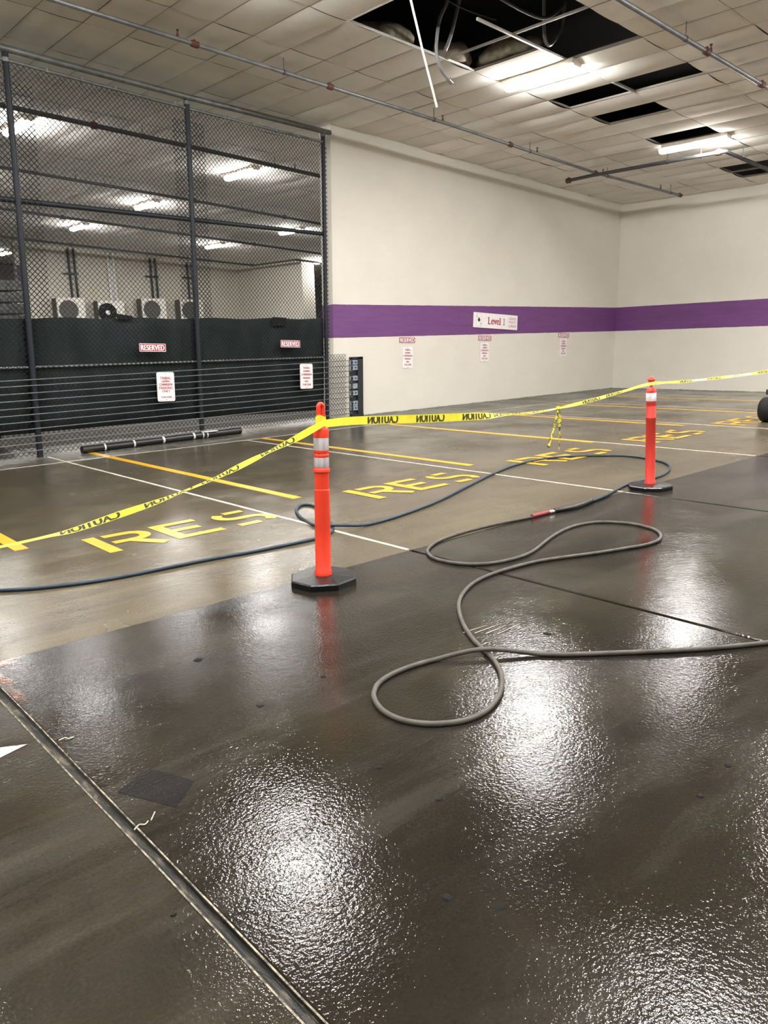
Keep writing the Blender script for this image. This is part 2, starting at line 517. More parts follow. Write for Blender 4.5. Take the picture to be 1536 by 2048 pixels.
def stroke(mb, pts, w, z=0.003):
    P = [Vector((x, y, 0)) for x, y in pts]
    n = len(P)
    l, r = [], []
    for i in range(n):
        d = (P[min(i + 1, n - 1)] - P[max(i - 1, 0)]).normalized()
        nn = Vector((-d.y, d.x, 0)) * w / 2
        l.append((P[i] + nn)[:2] + (z,))
        r.append((P[i] - nn)[:2] + (z,))
    mb.add(l + r, [(i, n + i, n + i + 1, i + 1) for i in range(n - 1)])


def arc(cx, cy, rx, ry, a0, a1, n=7):
    return [(cx + rx * math.cos(math.radians(a0 + (a1 - a0) * i / n)), cy + ry * math.sin(math.radians(a0 + (a1 - a0) * i / n))) for i in range(n + 1)]


def letters():
    R = MB()
    stroke(R, [(0.05, 0), (0.05, 0.57)], 0.1)
    stroke(R, [(0.15, 0.52)] + arc(0.33, 0.40, 0.115, 0.12, 90, -90, 8) + [(0.14, 0.28)], 0.09)
    stroke(R, [(0.27, 0.29), (0.45, 0.0)], 0.095, 0.0034)
    E_ = MB()
    stroke(E_, [(0.05, 0), (0.05, 0.57)], 0.1)
    for y, x1 in ((0.045, 0.42), (0.285, 0.33), (0.525, 0.40)):
        stroke(E_, [(0.09, y), (x1, y)], 0.09, 0.0034)
    Z = MB()
    stroke(Z, [(0.17, 0.525), (0.36, 0.525)], 0.085)
    stroke(Z, arc(0.17, 0.405, 0.115, 0.12, 125, 270, 7) + arc(0.30, 0.165, 0.115, 0.12, 90, -55, 7), 0.09, 0.0034)
    stroke(Z, [(0.05, 0.045), (0.26, 0.045)], 0.085)
    return [m.mesh('painted_letter', M['yellow_paint']) for m in (R, E_, Z)]


R_me, E_me, S_me = letters()
for bx, by in ((-3.0, 5.43), (-0.45, 5.43), (2.1, 5.43), (4.7, 5.40), (7.22, 5.38), (9.72, 5.36), (12.28, 5.30), (14.8, 5.3)):
    for me, dx, nm in ((R_me, 0, 'R'), (E_me, 0.55, 'E'), (S_me, 1.07, 'S')):
        link('painted_letter', me, floor, (bx + dx, by, 0), label='yellow stencilled letter %s' % nm)

mb = MB()
mb.add([(0.30, 3.12, 0.002), (0.34, 2.80, 0.002), (0.735, 2.92, 0.002), (0.5, 3.05, 0.002)], [(0, 1, 2, 3)])
mb.build('painted_arrow_tip', M['white_paint'], floor, label='worn white tip of a painted arrow')


def blob(name, x, y, r, mat, h=0.004, n=9, sx=1.0, **k):
    mb = MB()
    rim = [(x + sx * r * random.uniform(0.6, 1.15) * math.cos(2 * math.pi * i / n), y + r * random.uniform(0.6, 1.15) * math.sin(2 * math.pi * i / n)) for i in range(n)]
    vs = [(a, b, 0.0005) for a, b in rim] + [(x + (a - x) * 0.7, y + (b - y) * 0.7, h) for a, b in rim]
    mb.add(vs, [(i, (i + 1) % n, n + (i + 1) % n, n + i) for i in range(n)] + [tuple(range(n, 2 * n))])
    return mb.build(name, mat, floor, smooth=True, **k)


for x, y, r in ((1.28, 1.25, .017), (1.36, 1.13, .014), (2.44, 1.03, .012), (1.54, 2.56, .02), (1.59, 3.18, .026), (1.59, 1.58, .012), (2.2, 1.01, .012), (1.58, 1.86, .014), (3.0, 2.2, .02), (1.9, 2.6, .014), (1.1, 2.05, .008), (0.72, 1.7, .008)):
    blob('gum_spot', x, y, r, M['gum'], sx=random.uniform(0.8, 1.5))
for x, y, r_ in ((0.845, 3.40, .11), (0.85, 3.62, .10), (0.90, 3.82, .045)):
    blob('rust_stain', x, y, r_, M['rust'], 0.0008, 17, 0.27 if r_ > .05 else 2.0)
mb = MB()
mb.add([(0.85, 2.36, .0012), (0.95, 2.14, .0012), (1.07, 2.24, .0012), (0.99, 2.44, .0012)], [(0, 1, 2, 3)])
mb.build('floor_patch', M['patch'], floor, label='dark square patch beside the wide joint')
for k in range(4):
    mb = MB()
    o = Vector((2.72 + 0.035 * k, 2.51 - 0.045 * k, 0.0022))
    d = Vector((0.21, -0.02 + 0.01 * k, 0)) * random.uniform(0.7, 1.0)
    nn = Vector((0, 0.003, 0))
    mb.add([o - nn, o + d - nn * 0.3, o + d + nn * 0.3, o + nn], [(0, 1, 2, 3)])
    mb.build('floor_scratch', M['sealant'], floor)

for k, (x, y, lab) in enumerate(((0.83, 2.86, 'curled white plastic scrap at the upper part of the wide joint'), (0.80, 2.12, 'white plastic scrap lying across the middle of the wide joint'), (0.86, 2.13, 'short straight white fibre beside the middle of the wide joint'))):
    pts = [(0, 0, .003), (.02, .012, .006), (.035, .005, .004), (.05, .018, .003)] if k < 2 else [(0, 0, .003), (.04, .02, .003)]
    o = MB().tube(catmull(pts, 4), 0.0022, 6).build('plastic_scrap', M['sealant'], None, smooth=True, label=lab, cat='scrap', group='white scraps by the wide joint')
    o.location = (x, y, 0)
    o.rotation_euler = (0, 0, -0.6 + 0.5 * k)

# ---------------------------------------------------------------- walls


def wall(name, x0, x1, y0, y1, z1, mat, lean=True, label=None):
    mb = MB()
    fn = (lambda x, y, z: up(x, y, z)) if lean else None
    mb.box((x0, y0, -0.05), (x1, y1, z1), fn)
    return mb.build(name, mat, kind='structure', label=label)


wall('wall_back', 9.43, WALL_X + 0.4, WALL_Y, WALL_Y + WALL_T, 5.6, M['wall'], label='cream back wall with a purple band')
wall('wall_right', WALL_X, WALL_X + 0.3, Y_MIN, WALL_Y + 0.02, 5.6, M['wall'], label='cream right wall with a purple band')
wall('wall_far', 10.6, 21.2, 34.0, 34.3, 6.4, M['wall_plain'], False, label='cream far wall behind the fence')
wall('wall_side', 20.88, 21.55, 28.7, 34.2, 6.2, M['wall_plain'], False, label='cream side wall behind the fence')
wall('wall_front', X_MIN, WALL_X, Y_MIN - 0.3, Y_MIN, 7.2, M['wall'], False)  # unseen wall behind the camera, added to bounce light
wall('wall_left', X_MIN - 0.3, X_MIN, Y_MIN, Y_MAX, 7.4, M['wall'], False)  # unseen wall beyond the left edge, added to bounce light
wall('wall_outer', X_MIN, X_MAX, Y_MAX, Y_MAX + 0.3, 7.6, M['dark_wall'], False)
wall('wall_outer_side', X_MAX, X_MAX + 0.3, 12.3, Y_MAX, 7.0, M['dark_wall'], False)
wall('wall_partition', WALL_X + 0.3, X_MAX, 12.1, 12.4, 6.0, M['dark_wall'], False)
# corner bead at the end of the back wall
mb = MB()
mb.box((9.405, WALL_Y - 0.012, 0.0), (9.475, WALL_Y + 0.06, 5.42), up)
mb.build('trim_1', M['wall'], kind='structure')

# ---------------------------------------------------------------- ceiling
RX, RY = math.atan(0.0217), math.atan(0.0557)


def cplane(x, y, dz=0.0):
    return (x, y, ceil_z(x, y) + dz)


XG0, DX = 4.05, 0.606
YG = [-11.1, -9.87, -8.64, -7.41, -6.18, -4.95, -3.72, -2.49, -1.26, -0.03, 1.2, 2.43, 3.66, 4.87, 6.06, 7.25, 8.465, 9.735, 11.0, 12.27, 13.5]
while YG[-1] < Y_MAX - 1.2: YG.append(YG[-1] + 1.235)
I0, I1 = int((X_MIN - XG0) / DX), int((X_MAX - XG0) / DX)
mb = MB()
for x0, x1, y0, y1 in ((X_MIN, X_MAX, Y_MIN, Y_MAX),):
    for d, flip in ((0.95, 0), (1.0, 1)):
        mb.add([cplane(x0, y0, d), cplane(x1, y0, d), cplane(x1, y1, d), cplane(x0, y1, d)], [(0, 1, 2, 3)])
ceiling = mb.build('ceiling', M['plenum'], kind='structure', label='suspended tile ceiling under a black deck')


def row(y):  # index of the tile row that holds y
    return max(j for j in range(len(YG)) if YG[j] <= y + 1e-6)


def colx(x):
    return int(math.floor((x - XG0) / DX + 1e-6))


J1, J2 = row(6.1), row(7.3)          # rows 6.06-7.25 and 7.25-8.465
missing = set()
for i in range(5, 10): missing.add((i, J1))
for i in range(5, 9): missing.add((i, J2))
missing |= {(12, J2), (12, J1), (14, J2)}
missing |= {(22, J2), (23, J2), (17, J2)}


def tile_mesh(name, sag, wav, seed):
    rr = random.Random(seed)
    nx, ny = 4, 6
    mb = MB()
    ph = rr.uniform(0, 6.28)
    vs = []
    for j in range(ny + 1):
        for i in range(nx + 1):
            u, v = i / nx, j / ny
            e = 4 * u * (1 - u)
            g = 4 * v * (1 - v)
            z = -sag * e * (0.55 + 0.45 * g) - wav * e * math.sin(6.28 * v + ph) * 0.5
            vs.append(((u - 0.5) * (DX - 0.007), (v - 0.5), z))
    fs = [(j * (nx + 1) + i, (j + 1) * (nx + 1) + i, (j + 1) * (nx + 1) + i + 1, j * (nx + 1) + i + 1) for j in range(ny) for i in range(nx)]
    mb.add(vs, fs)
    me = bpy.data.meshes.new(name)
    me.from_pydata(mb.v, [], mb.f)
    for p_ in me.polygons: p_.use_smooth = True
    me.materials.append(M['tile'])
    return me


VAR = [tile_mesh('tile', s, w, k) for k, (s, w) in enumerate(((0.008, 0.003), (0.014, 0.006), (0.022, 0.008), (0.03, 0.012), (0.018, 0.02), (0.038, 0.014)))]
cells = []
for j in range(len(YG) - 1):
    for i in range(I0, I1):
        if (i, j) in missing: continue
        x, y = XG0 + (i + 0.5) * DX, (YG[j] + YG[j + 1]) / 2
        front = y < 12.2 and x < 19.3
        pr = project(cplane(x, y))
        size = 0
        if front and pr and -60 < pr[0] < 1600 and -60 < pr[1] < 700: size = 1.0 / pr[2] ** 2
        cells.append((size, i, j, x, y))
cells.sort(key=lambda c: -c[0])
rest = MB()
for n_, (size, i, j, x, y) in enumerate(cells):
    h = YG[j + 1] - YG[j] - 0.008
    if size > 0 and n_ < 300:
        w = [0, 0, 1, 1, 2] if x < 9 else [1, 2, 3, 3, 4, 5, 5]
        k = random.choice(w)
        o = link('tile', VAR[k], ceiling, cplane(x, y, random.uniform(-0.002, 0.002)), (RX + random.uniform(-.002, .002), RY + random.uniform(-.003, .003), 0))
        o.scale = (1, h, 1)
    else:
        if y > 12.2 and x < 19 or size > 0:
            vs = []
            ny = 2
            s = random.uniform(0.0, 0.03)
            for b in range(3):
                for a in range(4):
                    u, v = a / 3, b / 2
                    vs.append(cplane(x + (u - 0.5) * (DX - 0.006), y + (v - 0.5) * h, -s * 4 * u * (1 - u) * (0.4 + 0.6 * (b == 1))))
            rest.add(vs, [(b * 4 + a, (b + 1) * 4 + a, (b + 1) * 4 + a + 1, b * 4 + a + 1) for b in range(2) for a in range(3)])
        else:
            rest.add([cplane(x + a * (DX - .006) / 2, y + b * h / 2) for a, b in ((-1, -1), (-1, 1), (1, 1), (1, -1))], [(0, 1, 2, 3)])
me = bpy.data.meshes.new('distant_tiles')
me.from_pydata(rest.v, [], rest.f)
for p_ in me.polygons: p_.use_smooth = True
me.materials.append(M['tile'])
link('distant_tiles', me, ceiling, kind='stuff')


def bar(x0, y0, x1, y1, w=0.011, mat='grid', dz=0.004, name='grid_bar'):
    mb = MB()
    d = Vector((x1 - x0, y1 - y0, 0)).normalized()
    nn = Vector((-d.y, d.x, 0)) * w
    q = [Vector((x0, y0, 0)) - nn, Vector((x1, y1, 0)) - nn, Vector((x1, y1, 0)) + nn, Vector((x0, y0, 0)) + nn]
    vs = [cplane(a.x, a.y, dz) for a in q] + [cplane(a.x, a.y, dz + 0.03) for a in q]
    mb.add(vs, [(0, 3, 2, 1), (4, 5, 6, 7), (0, 1, 5, 4), (1, 2, 6, 5), (2, 3, 7, 6), (3, 0, 4, 7)])
    return mb.build(name, M[mat], ceiling)


for i in range(0, 26):
    x = XG0 + i * DX
    if 5 < i <= 9 and not i == 8:
        bar(x, 3.66, x, 6.06)
        bar(x, 8.465 if i < 9 else 7.25, x, 12.1)
    else:
        bar(x, 3.66, x, 12.1)
for y in YG:
    if 3 < y < 12.2:
        if abs(y - 7.25) < 0.01:
            bar(2, y, XG0 + 5 * DX, y)
            bar(8.2, y, 11.2, y, 0.016, 'grid_white', -0.004)
            bar(11.2, y, 19.3, y, 0.014)
        else:
            bar(2, y, 19.3, y)
bar(7.08, 8.465, 9.5, 8.465, 0.014, 'grid_white', -0.002)
bar(11.3, 7.25, 12.0, 7.25, 0.018, 'grid_white', -0.006)
bar(XG0 + 5 * DX, 6.06, XG0 + 5 * DX, 8.465, 0.014, 'grid_white', -0.002)
bar(XG0 + 10 * DX, 6.06, XG0 + 10 * DX, 7.25, 0.012, 'grid', -0.002)

# ---------------------------------------------------------------- ceiling lights
lamp_house = MB()
lamp_house.prism([(-0.115, -0.645), (0.115, -0.645), (0.115, 0.645), (-0.115, 0.645)], -0.064, 0.005)
lamp_house.box((-0.08, -0.655, -0.09), (0.08, -0.615, 0.0))
lamp_house.box((-0.08, 0.615, -0.08), (0.08, 0.655, 0.0))
HOUSE = lamp_house.mesh('housing', M['housing'])


def diffuser_mesh(y0, y1, mat):
    mb = MB()
    prof = [(-0.09, -0.063), (-0.092, -0.10), (-0.066, -0.138), (0.0, -0.15), (0.066, -0.138), (0.092, -0.10), (0.09, -0.063)]
    n = len(prof)
    vs = [(x, y0, z) for x, z in prof] + [(x, y1, z) for x, z in prof]
    mb.add(vs, [(i, i + 1, n + i + 1, n + i) for i in range(n - 1)] + [tuple(range(n)), tuple(reversed(range(n, 2 * n)))])
    return mb.mesh('diffuser', mat, smooth=True)


DIFF = diffuser_mesh(-0.61, 0.61, M['lamp'])
OUT = 'fluorescent ceiling light outside the frame, added for floor glints and room light'
lights = [
    (10.18, 7.76, 'lit fluorescent fixture beside the large hole in the ceiling'),
    (5.5, 16.5, 'lit fluorescent fixture behind the leftmost fence post, near the top'),
    (10.47, 16.6, 'brightest fluorescent fixture behind the fence panel next to the wall'),
    (10.69, 22.08, 'lit fluorescent fixture left of the middle fence post, in the second row back'),
    (10.9, 27.8, 'small lit fluorescent fixture above the air conditioner second from left'),
    (16.1, 22.6, 'lit fluorescent fixture behind the fence close to its right post'),
    (16.25, 28.0, 'small lit fluorescent fixture just right of the middle fence post'),
    (11.45, 37.9, 'far lit fluorescent fixture at the left edge, left of the first fence post'),
    (21.95, 28.45, 'far lit fluorescent fixture squeezed between side wall and right fence post'),
]
outs = [(5.1, 7.75), (0.0, 7.75), (-5.2, 7.75), (1.4, 2.7), (5.95, 2.4), (10.9, 2.8), (15.6, 2.8), (-4, 2.7), (1.4, -2.6), (6.2, -2.6), (10.9, -2.6), (15.6, -2.6), (-4, -2.6), (0.3, 16.5), (-5, 16.5), (0.3, 22.1), (5.5, 22.1), (5.5, 27.8), (15.5, 16.6)]  # unseen fixtures: some read from floor glints, others added to light the room
for x, y, lab in lights + [(x, y, OUT) for x, y in outs]:
    r = empty('ceiling_light', cplane(x, y), (RX, RY, 0), label=lab, cat='ceiling light', group='fluorescent lights in the ceiling')
    link('housing', HOUSE, r)
    link('diffuser', DIFF, r)
r = empty('ceiling_light', cplane(15.03, 7.8), (RX, RY, 0), label='fluorescent fixture with a broken ribbed diffuser above the forked pipe', cat='ceiling light', group='fluorescent lights in the ceiling')
link('housing', HOUSE, r)
link('diffuser', diffuser_mesh(-0.61, -0.03, M['lamp']), r)
link('broken_diffuser', diffuser_mesh(-0.02, 0.7, M['lamp_cracked']), r, label='dim ribbed half of the diffuser')

# ---------------------------------------------------------------- plenum contents in the big hole


def lump(name, c, s, mat, seed, label, cat, grp=None):
    rr = random.Random(seed)
    bm = bmesh.new()
    bmesh.ops.create_icosphere(bm, subdivisions=3, radius=1)
    for v in bm.verts:
        k = 1 + 0.16 * math.sin(4 * v.co.x + seed) * math.cos(5 * v.co.y + seed * 2) + rr.uniform(-0.05, 0.05)
        v.co = Vector((v.co.x * s[0] * k, v.co.y * s[1] * k, max(v.co.z, -0.55) * s[2] * k))
    for f_ in bm.faces: f_.smooth = True
    me = bpy.data.meshes.new(name)
    bm.to_mesh(me)
    bm.free()
    me.materials.append(mat)
    return link(name, me, None, c, None, label=label, cat=cat, group=grp)


lump('insulation_batt', (8.0, 8.72, ceil_z(8, 8.7) + 0.12), (0.5, 0.26, 0.16), M['insulation'], 1, 'yellowish glass wool batt spilling over the left lip of the ceiling hole', 'insulation', 'insulation in the ceiling hole')
lump('insulation_batt', (9.15, 8.62, ceil_z(9.15, 8.6) + 0.14), (0.35, 0.3, 0.17), M['insulation_paper'], 2, 'crumpled paper-faced insulation at the nearest corner of the ceiling hole', 'insulation', 'insulation in the ceiling hole')
lump('insulation_batt', (9.72, 8.0, ceil_z(9.7, 8.0) + 0.17), (0.28, 0.6, 0.18), M['insulation'], 3, 'dark yellow glass wool batt above the ceiling light by the hole', 'insulation', 'insulation in the ceiling hole')


def conduit(pts, rad, label, end=False, mat='conduit'):
    r = empty('flexible_conduit', pts[0], label=label, cat='conduit', group='conduits hanging in the ceiling hole')
    o = Vector(pts[0])
    q = [p - o for p in catmull(pts, 6)]
    MB().tube(q, rad, 8).build('conduit', M[mat], r, smooth=True)
    if end:
        d = (q[-1] - q[-2]).normalized()
        MB().tube([q[-1] - d * 0.02, q[-1] + d * 0.05], rad * 1.35, 10).build('connector', M['chrome'], r, smooth=True)
        MB().tube([q[-1] + d * 0.05 + Vector((-0.03, 0, 0.0)), q[-1] + d * 0.06 + Vector((0.05, 0, 0.01))], rad * 0.7, 8).build('locknut', M['chrome'], r, smooth=True)
    return r


conduit([(8.42, 7.9, 6.27), (8.345, 7.9, 5.853), (8.2, 7.9, 5.6), (8.135, 7.9, 5.34), (8.13, 7.9, 5.17), (8.199, 7.9, 5.0), (8.371, 7.9, 4.884)], 0.024, 'long grey flexible conduit hanging lowest from the ceiling hole', True)
conduit([(8.66, 7.9, 6.2), (8.582, 7.9, 5.909), (8.45, 7.9, 5.55), (8.36, 7.9, 5.35), (8.29, 7.9, 5.236)], 0.024, 'short straight grey conduit beside the lowest hanging one')
conduit([(9.5, 7.2, 6.0), (9.51, 7.2, 5.64), (9.54, 7.2, 5.44), (9.65, 7.2, 5.39), (9.83, 7.2, 5.56), (9.94, 7.2, 5.71), (9.97, 7.2, 6.0)], 0.026, 'grey conduit loop drooping in the right part of the ceiling hole')
conduit([(8.0, 6.9, 5.62), (8.23, 6.9, 5.54), (9.03, 6.9, 5.50), (9.4, 6.9, 5.66), (9.57, 6.9, 5.85), (9.62, 6.9, 6.2)], 0.022, 'dark cable curving across the top of the ceiling hole', False, 'dark_pipe')
conduit([(7.5, 7.7, 6.1), (7.75, 7.7, 5.86), (8.3, 7.7, 5.72), (9.1, 7.7, 5.72)], 0.008, 'thin cable crossing the darkest part of the ceiling hole', False, 'dark_pipe')
r = empty('round_duct', (9.4, 6.55, 6.0), label='dusty round duct inside the ceiling hole at its top right', cat='duct')
MB().tube([(-0.5, 0.35, 0), (0.9, -0.35, -0.05)], 0.2, 20).build('duct', M['duct'], r, smooth=True)
MB().tube([(0.1, 0.05, -0.02), (0.18, 0.01, -0.023)], 0.215, 20).build('band', M['dark_pipe'], r, smooth=True)
# hanging strips
mb = MB()
a, b = Vector((6.87, 7.25, 5.76)), Vector((7.436, 7.25, 4.254))
d = (b - a).normalized()
sd = d.cross(Vector((0, 1, 0)))
w1, w2 = sd * 0.022, Vector((0.004, -0.03, 0))
mid = a.lerp(b, 0.62) + Vector((-0.012, 0, 0))
for p0, p1 in ((a, mid), (mid, b)):
    for wa in (w1, w2):
        th = (w2 if wa is w1 else w1).normalized() * 0.002
        q = [p0, p0 + wa, p1 + wa, p1]
        mb.add([v - th for v in q] + [v + th for v in q], [(0, 1, 2, 3), (7, 6, 5, 4), (0, 4, 5, 1), (1, 5, 6, 2), (2, 6, 7, 3), (3, 7, 4, 0)])
o = mb.build('ceiling_trim_strip', M['grid_white'], label='long pale metal angle strip dangling from the ceiling hole', cat='metal strip')

# ---------------------------------------------------------------- sprinkler pipes


def pipe_run(name, pts, rad, mat, label, couplings=(), rods=(), heads=(), elbows=(), group='sprinkler pipes under the ceiling', cmat='red_fit', parent=None):
    r = parent or empty(name, pts[0], label=label, cat='pipe', group=group)
    o = Vector(r.location)
    q = [Vector(p) - o for p in pts]
    MB().tube(q, rad, 12).build('pipe', M[mat], r, smooth=True)

    def on(x=None, y=None):
        for a, b in zip(pts[:-1], pts[1:]):
            a, b = Vector(a), Vector(b)
            if x is not None and abs(b.x - a.x) > 0.5 and min(a.x, b.x) - .01 <= x <= max(a.x, b.x) + .01:
                return a.lerp(b, (x - a.x) / (b.x - a.x)), (b - a).normalized()
            if y is not None and abs(b.y - a.y) > 0.5 and min(a.y, b.y) - .01 <= y <= max(a.y, b.y) + .01:
                return a.lerp(b, (y - a.y) / (b.y - a.y)), (b - a).normalized()
        return Vector(pts[-1]), (Vector(pts[-1]) - Vector(pts[-2])).normalized()
    for c in couplings:
        p, d = on(**c)
        p = p - o
        MB().tube([p - d * 0.06, p - d * .045, p + d * .045, p + d * 0.06], [rad * 1.2, rad * 1.55, rad * 1.55, rad * 1.2], 12).box((p.x - .012, p.y - .012, p.z), (p.x + .012, p.y + .012, p.z + rad * 2.0)).build('coupling', M[cmat], r)
    for c in rods:
        p, d = on(**c)
        top = ceil_z(p.x, p.y)
        p = p - o
        mb = MB().tube([p + Vector((0, 0, rad * 0.9)), Vector((p.x + 0.006, p.y, top - o.z + .01))], 0.006, 6)
        mb.tube([p - d * 0.012, p + d * 0.012], rad * 1.25, 10)
        mb.build('hanger_rod', M['dark_pipe'], r)
    for c in heads:
        p, d = on(**c)
        p = p - o
        MB().lathe([(0.022, 0), (0.02, rad + .03), (0.012, rad + .035), (0.012, rad + .07), (0.022, rad + .075), (0.02, rad + .085)], 8, p).build('sprinkler_head', M['red_fit'] if cmat == 'red_fit' else M['dark_pipe'], r)
    return r


X = lambda *a: [dict(x=v) for v in a]
Y = lambda *a: [dict(y=v) for v in a]
zc = lambda x, y, d=0.2: (x, y, ceil_z(x, y) - d)
LONG = pipe_run('sprinkler_pipe', [zc(0.5, 10.12), zc(5.77, 10.08), zc(10.6, 10.06), zc(15.3, 10.16), zc(18.55, 9.92)], 0.028, 'steel', 'long galvanized sprinkler pipe running to the far corner, with a dark cross branch',
         X(5.77, 8.03, 12.35, 15.3, 18.5), X(7.19, 10.26, 12.96, 15.7, 18.1), X(5.53, 10.48, 13.2, 15.55, 17.7))
pipe_run('sprinkler_pipe', [zc(5.5, 5.42), zc(10.6, 5.42), zc(16, 5.42)], 0.03, 'steel', 'galvanized sprinkler pipe crossing the upper right corner of the ceiling', X(10.62, 12.3), X(10.05, 13.5), X(10.72,))
pipe_run('sprinkler_pipe', [zc(15.37, 10.95, .24), zc(15.29, 10.25, .24), zc(15.27, 7.36, .24), zc(15.3, 7.33, .24), zc(18.6, 7.3, .24)], 0.036, 'dark_pipe', '', Y(10.9, 7.45), Y(8.5, 7.8) + X(16.0), (), parent=LONG)
G2 = 'pipes behind the chain link fence'
pipe_run('overhead_pipe', [zc(-2, 14.85), zc(8.2, 14.85), zc(13, 14.95)], 0.042, 'dark_pipe', 'thick dark pipe nearest behind the top of the fence', X(6.3), X(5.7, 7.23, 10.26), X(10.8), group=G2)
pipe_run('overhead_pipe', [zc(0, 19.7), zc(10.9, 19.8), zc(16.5, 20.1)], 0.036, 'dark_pipe', 'dark pipe second from the top behind the fence', X(11, 14), X(8.5, 12.5), X(7.8, 13.2), group=G2, cmat='dark_pipe')
pipe_run('overhead_pipe', [zc(1, 25.3), zc(13.95, 25.5), zc(20.5, 25.7)], 0.04, 'dark_pipe', 'dark pipe third from the top behind the fence', X(9.5, 16.5), X(13.4, 17.8), X(12.2,), group=G2, cmat='dark_pipe')
pipe_run('overhead_pipe', [zc(3, 31.6), zc(17.25, 31.6), zc(20.2, 31.5), zc(20.15, 28.05), zc(23, 28.2)], 0.042, 'dark_pipe', 'dark pipe along the far wall that turns back at its corner', X(12.0, 20.15), X(13.1, 16.2), (), group=G2, cmat='dark_pipe')

# ---------------------------------------------------------------- fence
FA = Vector((3.2, 11.36, 0.0))
FD = (Vector((9.2, 12.0, 0)) - FA).normalized()
FN = Vector((FD.y, -FD.x, 0))             # towards the camera


def fp(s, z, off=0.0):
    p = FA + FD * s + FN * off
    return Vector((p.x + LEAN * z, p.y, z))


fence = empty('chain_link_fence', FA, label='tall black chain link fence with dark green screen left of the wall', cat='fence')


def fl_(v):  # into the fence's own frame
    return Vector(v) - FA


def ftube(name, pts, rad, mat, n=10, parent=fence):
    return MB().tube([fl_(p) for p in pts], rad, n).build(name, M[mat], parent, smooth=True)


for s, ztop in ((-2.55, 5.27), (0.36, 5.26), (3.1, 5.23), (6.0, 5.20)):
    ftube('post', [fp(s, -0.02), fp(s, ztop)], 0.042 if s < 6 else 0.038, 'fence_post', 14)
    mb = MB().lathe([(0.048, 0), (0.05, .05), (0.03, .065)], 14, fl_(fp(s, 5.13)))
    mb.build('post_collar', M['fence_top'], fence, smooth=True)
ftube('top_rail', [fp(-3.5, 5.31, 0.03), fp(0.36, 5.285, 0.03), fp(3.1, 5.235, 0.03), fp(6.15, 5.215, 0.03)], 0.045, 'fence_top', 12)
ftube('wire_rail', [fp(-3.5, 5.19), fp(0.36, 5.157), fp(3.1, 5.08), fp(6.0, 5.04)], 0.022, 'fence_top')
for k in range(11):
    s = 0.9 + 0.5 * k
    zt = 5.157 - (s - 0.36) / 5.64 * 0.117
    if abs(s - 3.1) > 0.1 and s < 5.9:
        MB().tube([fl_(fp(s, zt - 0.03)), fl_(fp(s, zt + 0.03))], 0.026, 8).build('wire_tie', M['fence_top'], fence)
ftube('middle_rail', [fp(-3.5, 3.44, -0.03), fp(6.0, 3.45, -0.03)], 0.036, 'fence_post')
ftube('lower_rail', [fp(-3.5, 1.29, -0.022), fp(6.0, 1.20, -0.022)], 0.018, 'steel')


def chain_mesh(s0, s1, z0, z1, pitch=0.076, rad=0.0038, off=0.0, ztop=None, parent=fence, org=None, zr=None):
    mb = MB()
    W, H = s1 - s0, z1 - z0
    zt = ztop or (lambda s: z1)
    og = s0 if org is None else org
    zq = z0 if zr is None else zr
    k0 = int((s0 - og - (z1 - zq)) / pitch) - 2
    k1 = int((s1 - og + (z1 - zq)) / pitch) + 2
    for k in range(k0, k1):
        for sgn in (1, -1):
            # line s = s0 + k*pitch + sgn*(z - z0)
            c = og + k * pitch
            if sgn > 0:
                za, zb = max(z0, zq + (s0 - c)), min(z1, zq + (s1 - c))
            else:
                za, zb = max(z0, zq + (c - s1)), min(z1, zq + (c - s0))
            if zb - za < 0.01: continue
            zb = min(zb, zt(c + sgn * (zb - zq)))
            if zb - za < 0.01: continue
            o = off + 0.002 * sgn
            mb.tube([fl_(fp(c + sgn * (za - zq), za, o)), fl_(fp(c + sgn * (zb - zq), zb, o))], rad, 4, False)
    ob = mb.build('chain_link_mesh', M['wire'], parent, kind='stuff')
    return ob


topz = lambda s: 5.157 - (s - 0.36) / 5.64 * 0.117 - 0.02
chain_mesh(-3.4, 0.36, 0.03, 5.15)
chain_mesh(0.36, 3.1, 0.03, 5.15, ztop=topz)
chain_mesh(3.1, 6.0, 0.03, 5.10, ztop=topz)
chain_mesh(6.0, 6.52, 0.04, 1.25, off=0.01)
# knuckled selvage strips along the posts, a second layer of mesh
for s0, s1, og in ((0.10, 0.36, -3.4), (0.36, 0.68, 0.36), (2.82, 3.1, 0.36), (3.1, 3.40, 3.1)):
    chain_mesh(s0, s1, 1.93, 4.9, rad=0.0062, off=0.004, org=og, zr=0.03)
chain_mesh(5.93, 6.06, 1.25, 4.95, rad=0.004, off=0.02)


def screen_panel(s0, s1, seed, bot0, bot1):
    rr = random.Random(seed)
    mb = MB()
    nx, nz = 14, 8
    vs = []
    for j in range(nz + 1):
        for i in range(nx + 1):
            u, v = i / nx, j / nz
            zb = bot0 + (bot1 - bot0) * u
            z = zb + (1.92 - zb) * v - (0.012 * math.sin(u * 14 + seed) if j == nz else 0)
            vs.append(fl_(fp(s0 + (s1 - s0) * u, z, -0.058 - 0.012 * math.sin(u * 11 + v * 5 + seed) * (1 - v * 0.5) - rr.uniform(0, 0.004))))
    mb.add(vs, [(j * (nx + 1) + i, j * (nx + 1) + i + 1, (j + 1) * (nx + 1) + i + 1, (j + 1) * (nx + 1) + i) for j in range(nz) for i in range(nx)])
    o = mb.build('privacy_screen', M['screen'], fence, smooth=True)
    m = o.modifiers.new('thick', 'SOLIDIFY')
    m.thickness = 0.004
    return o


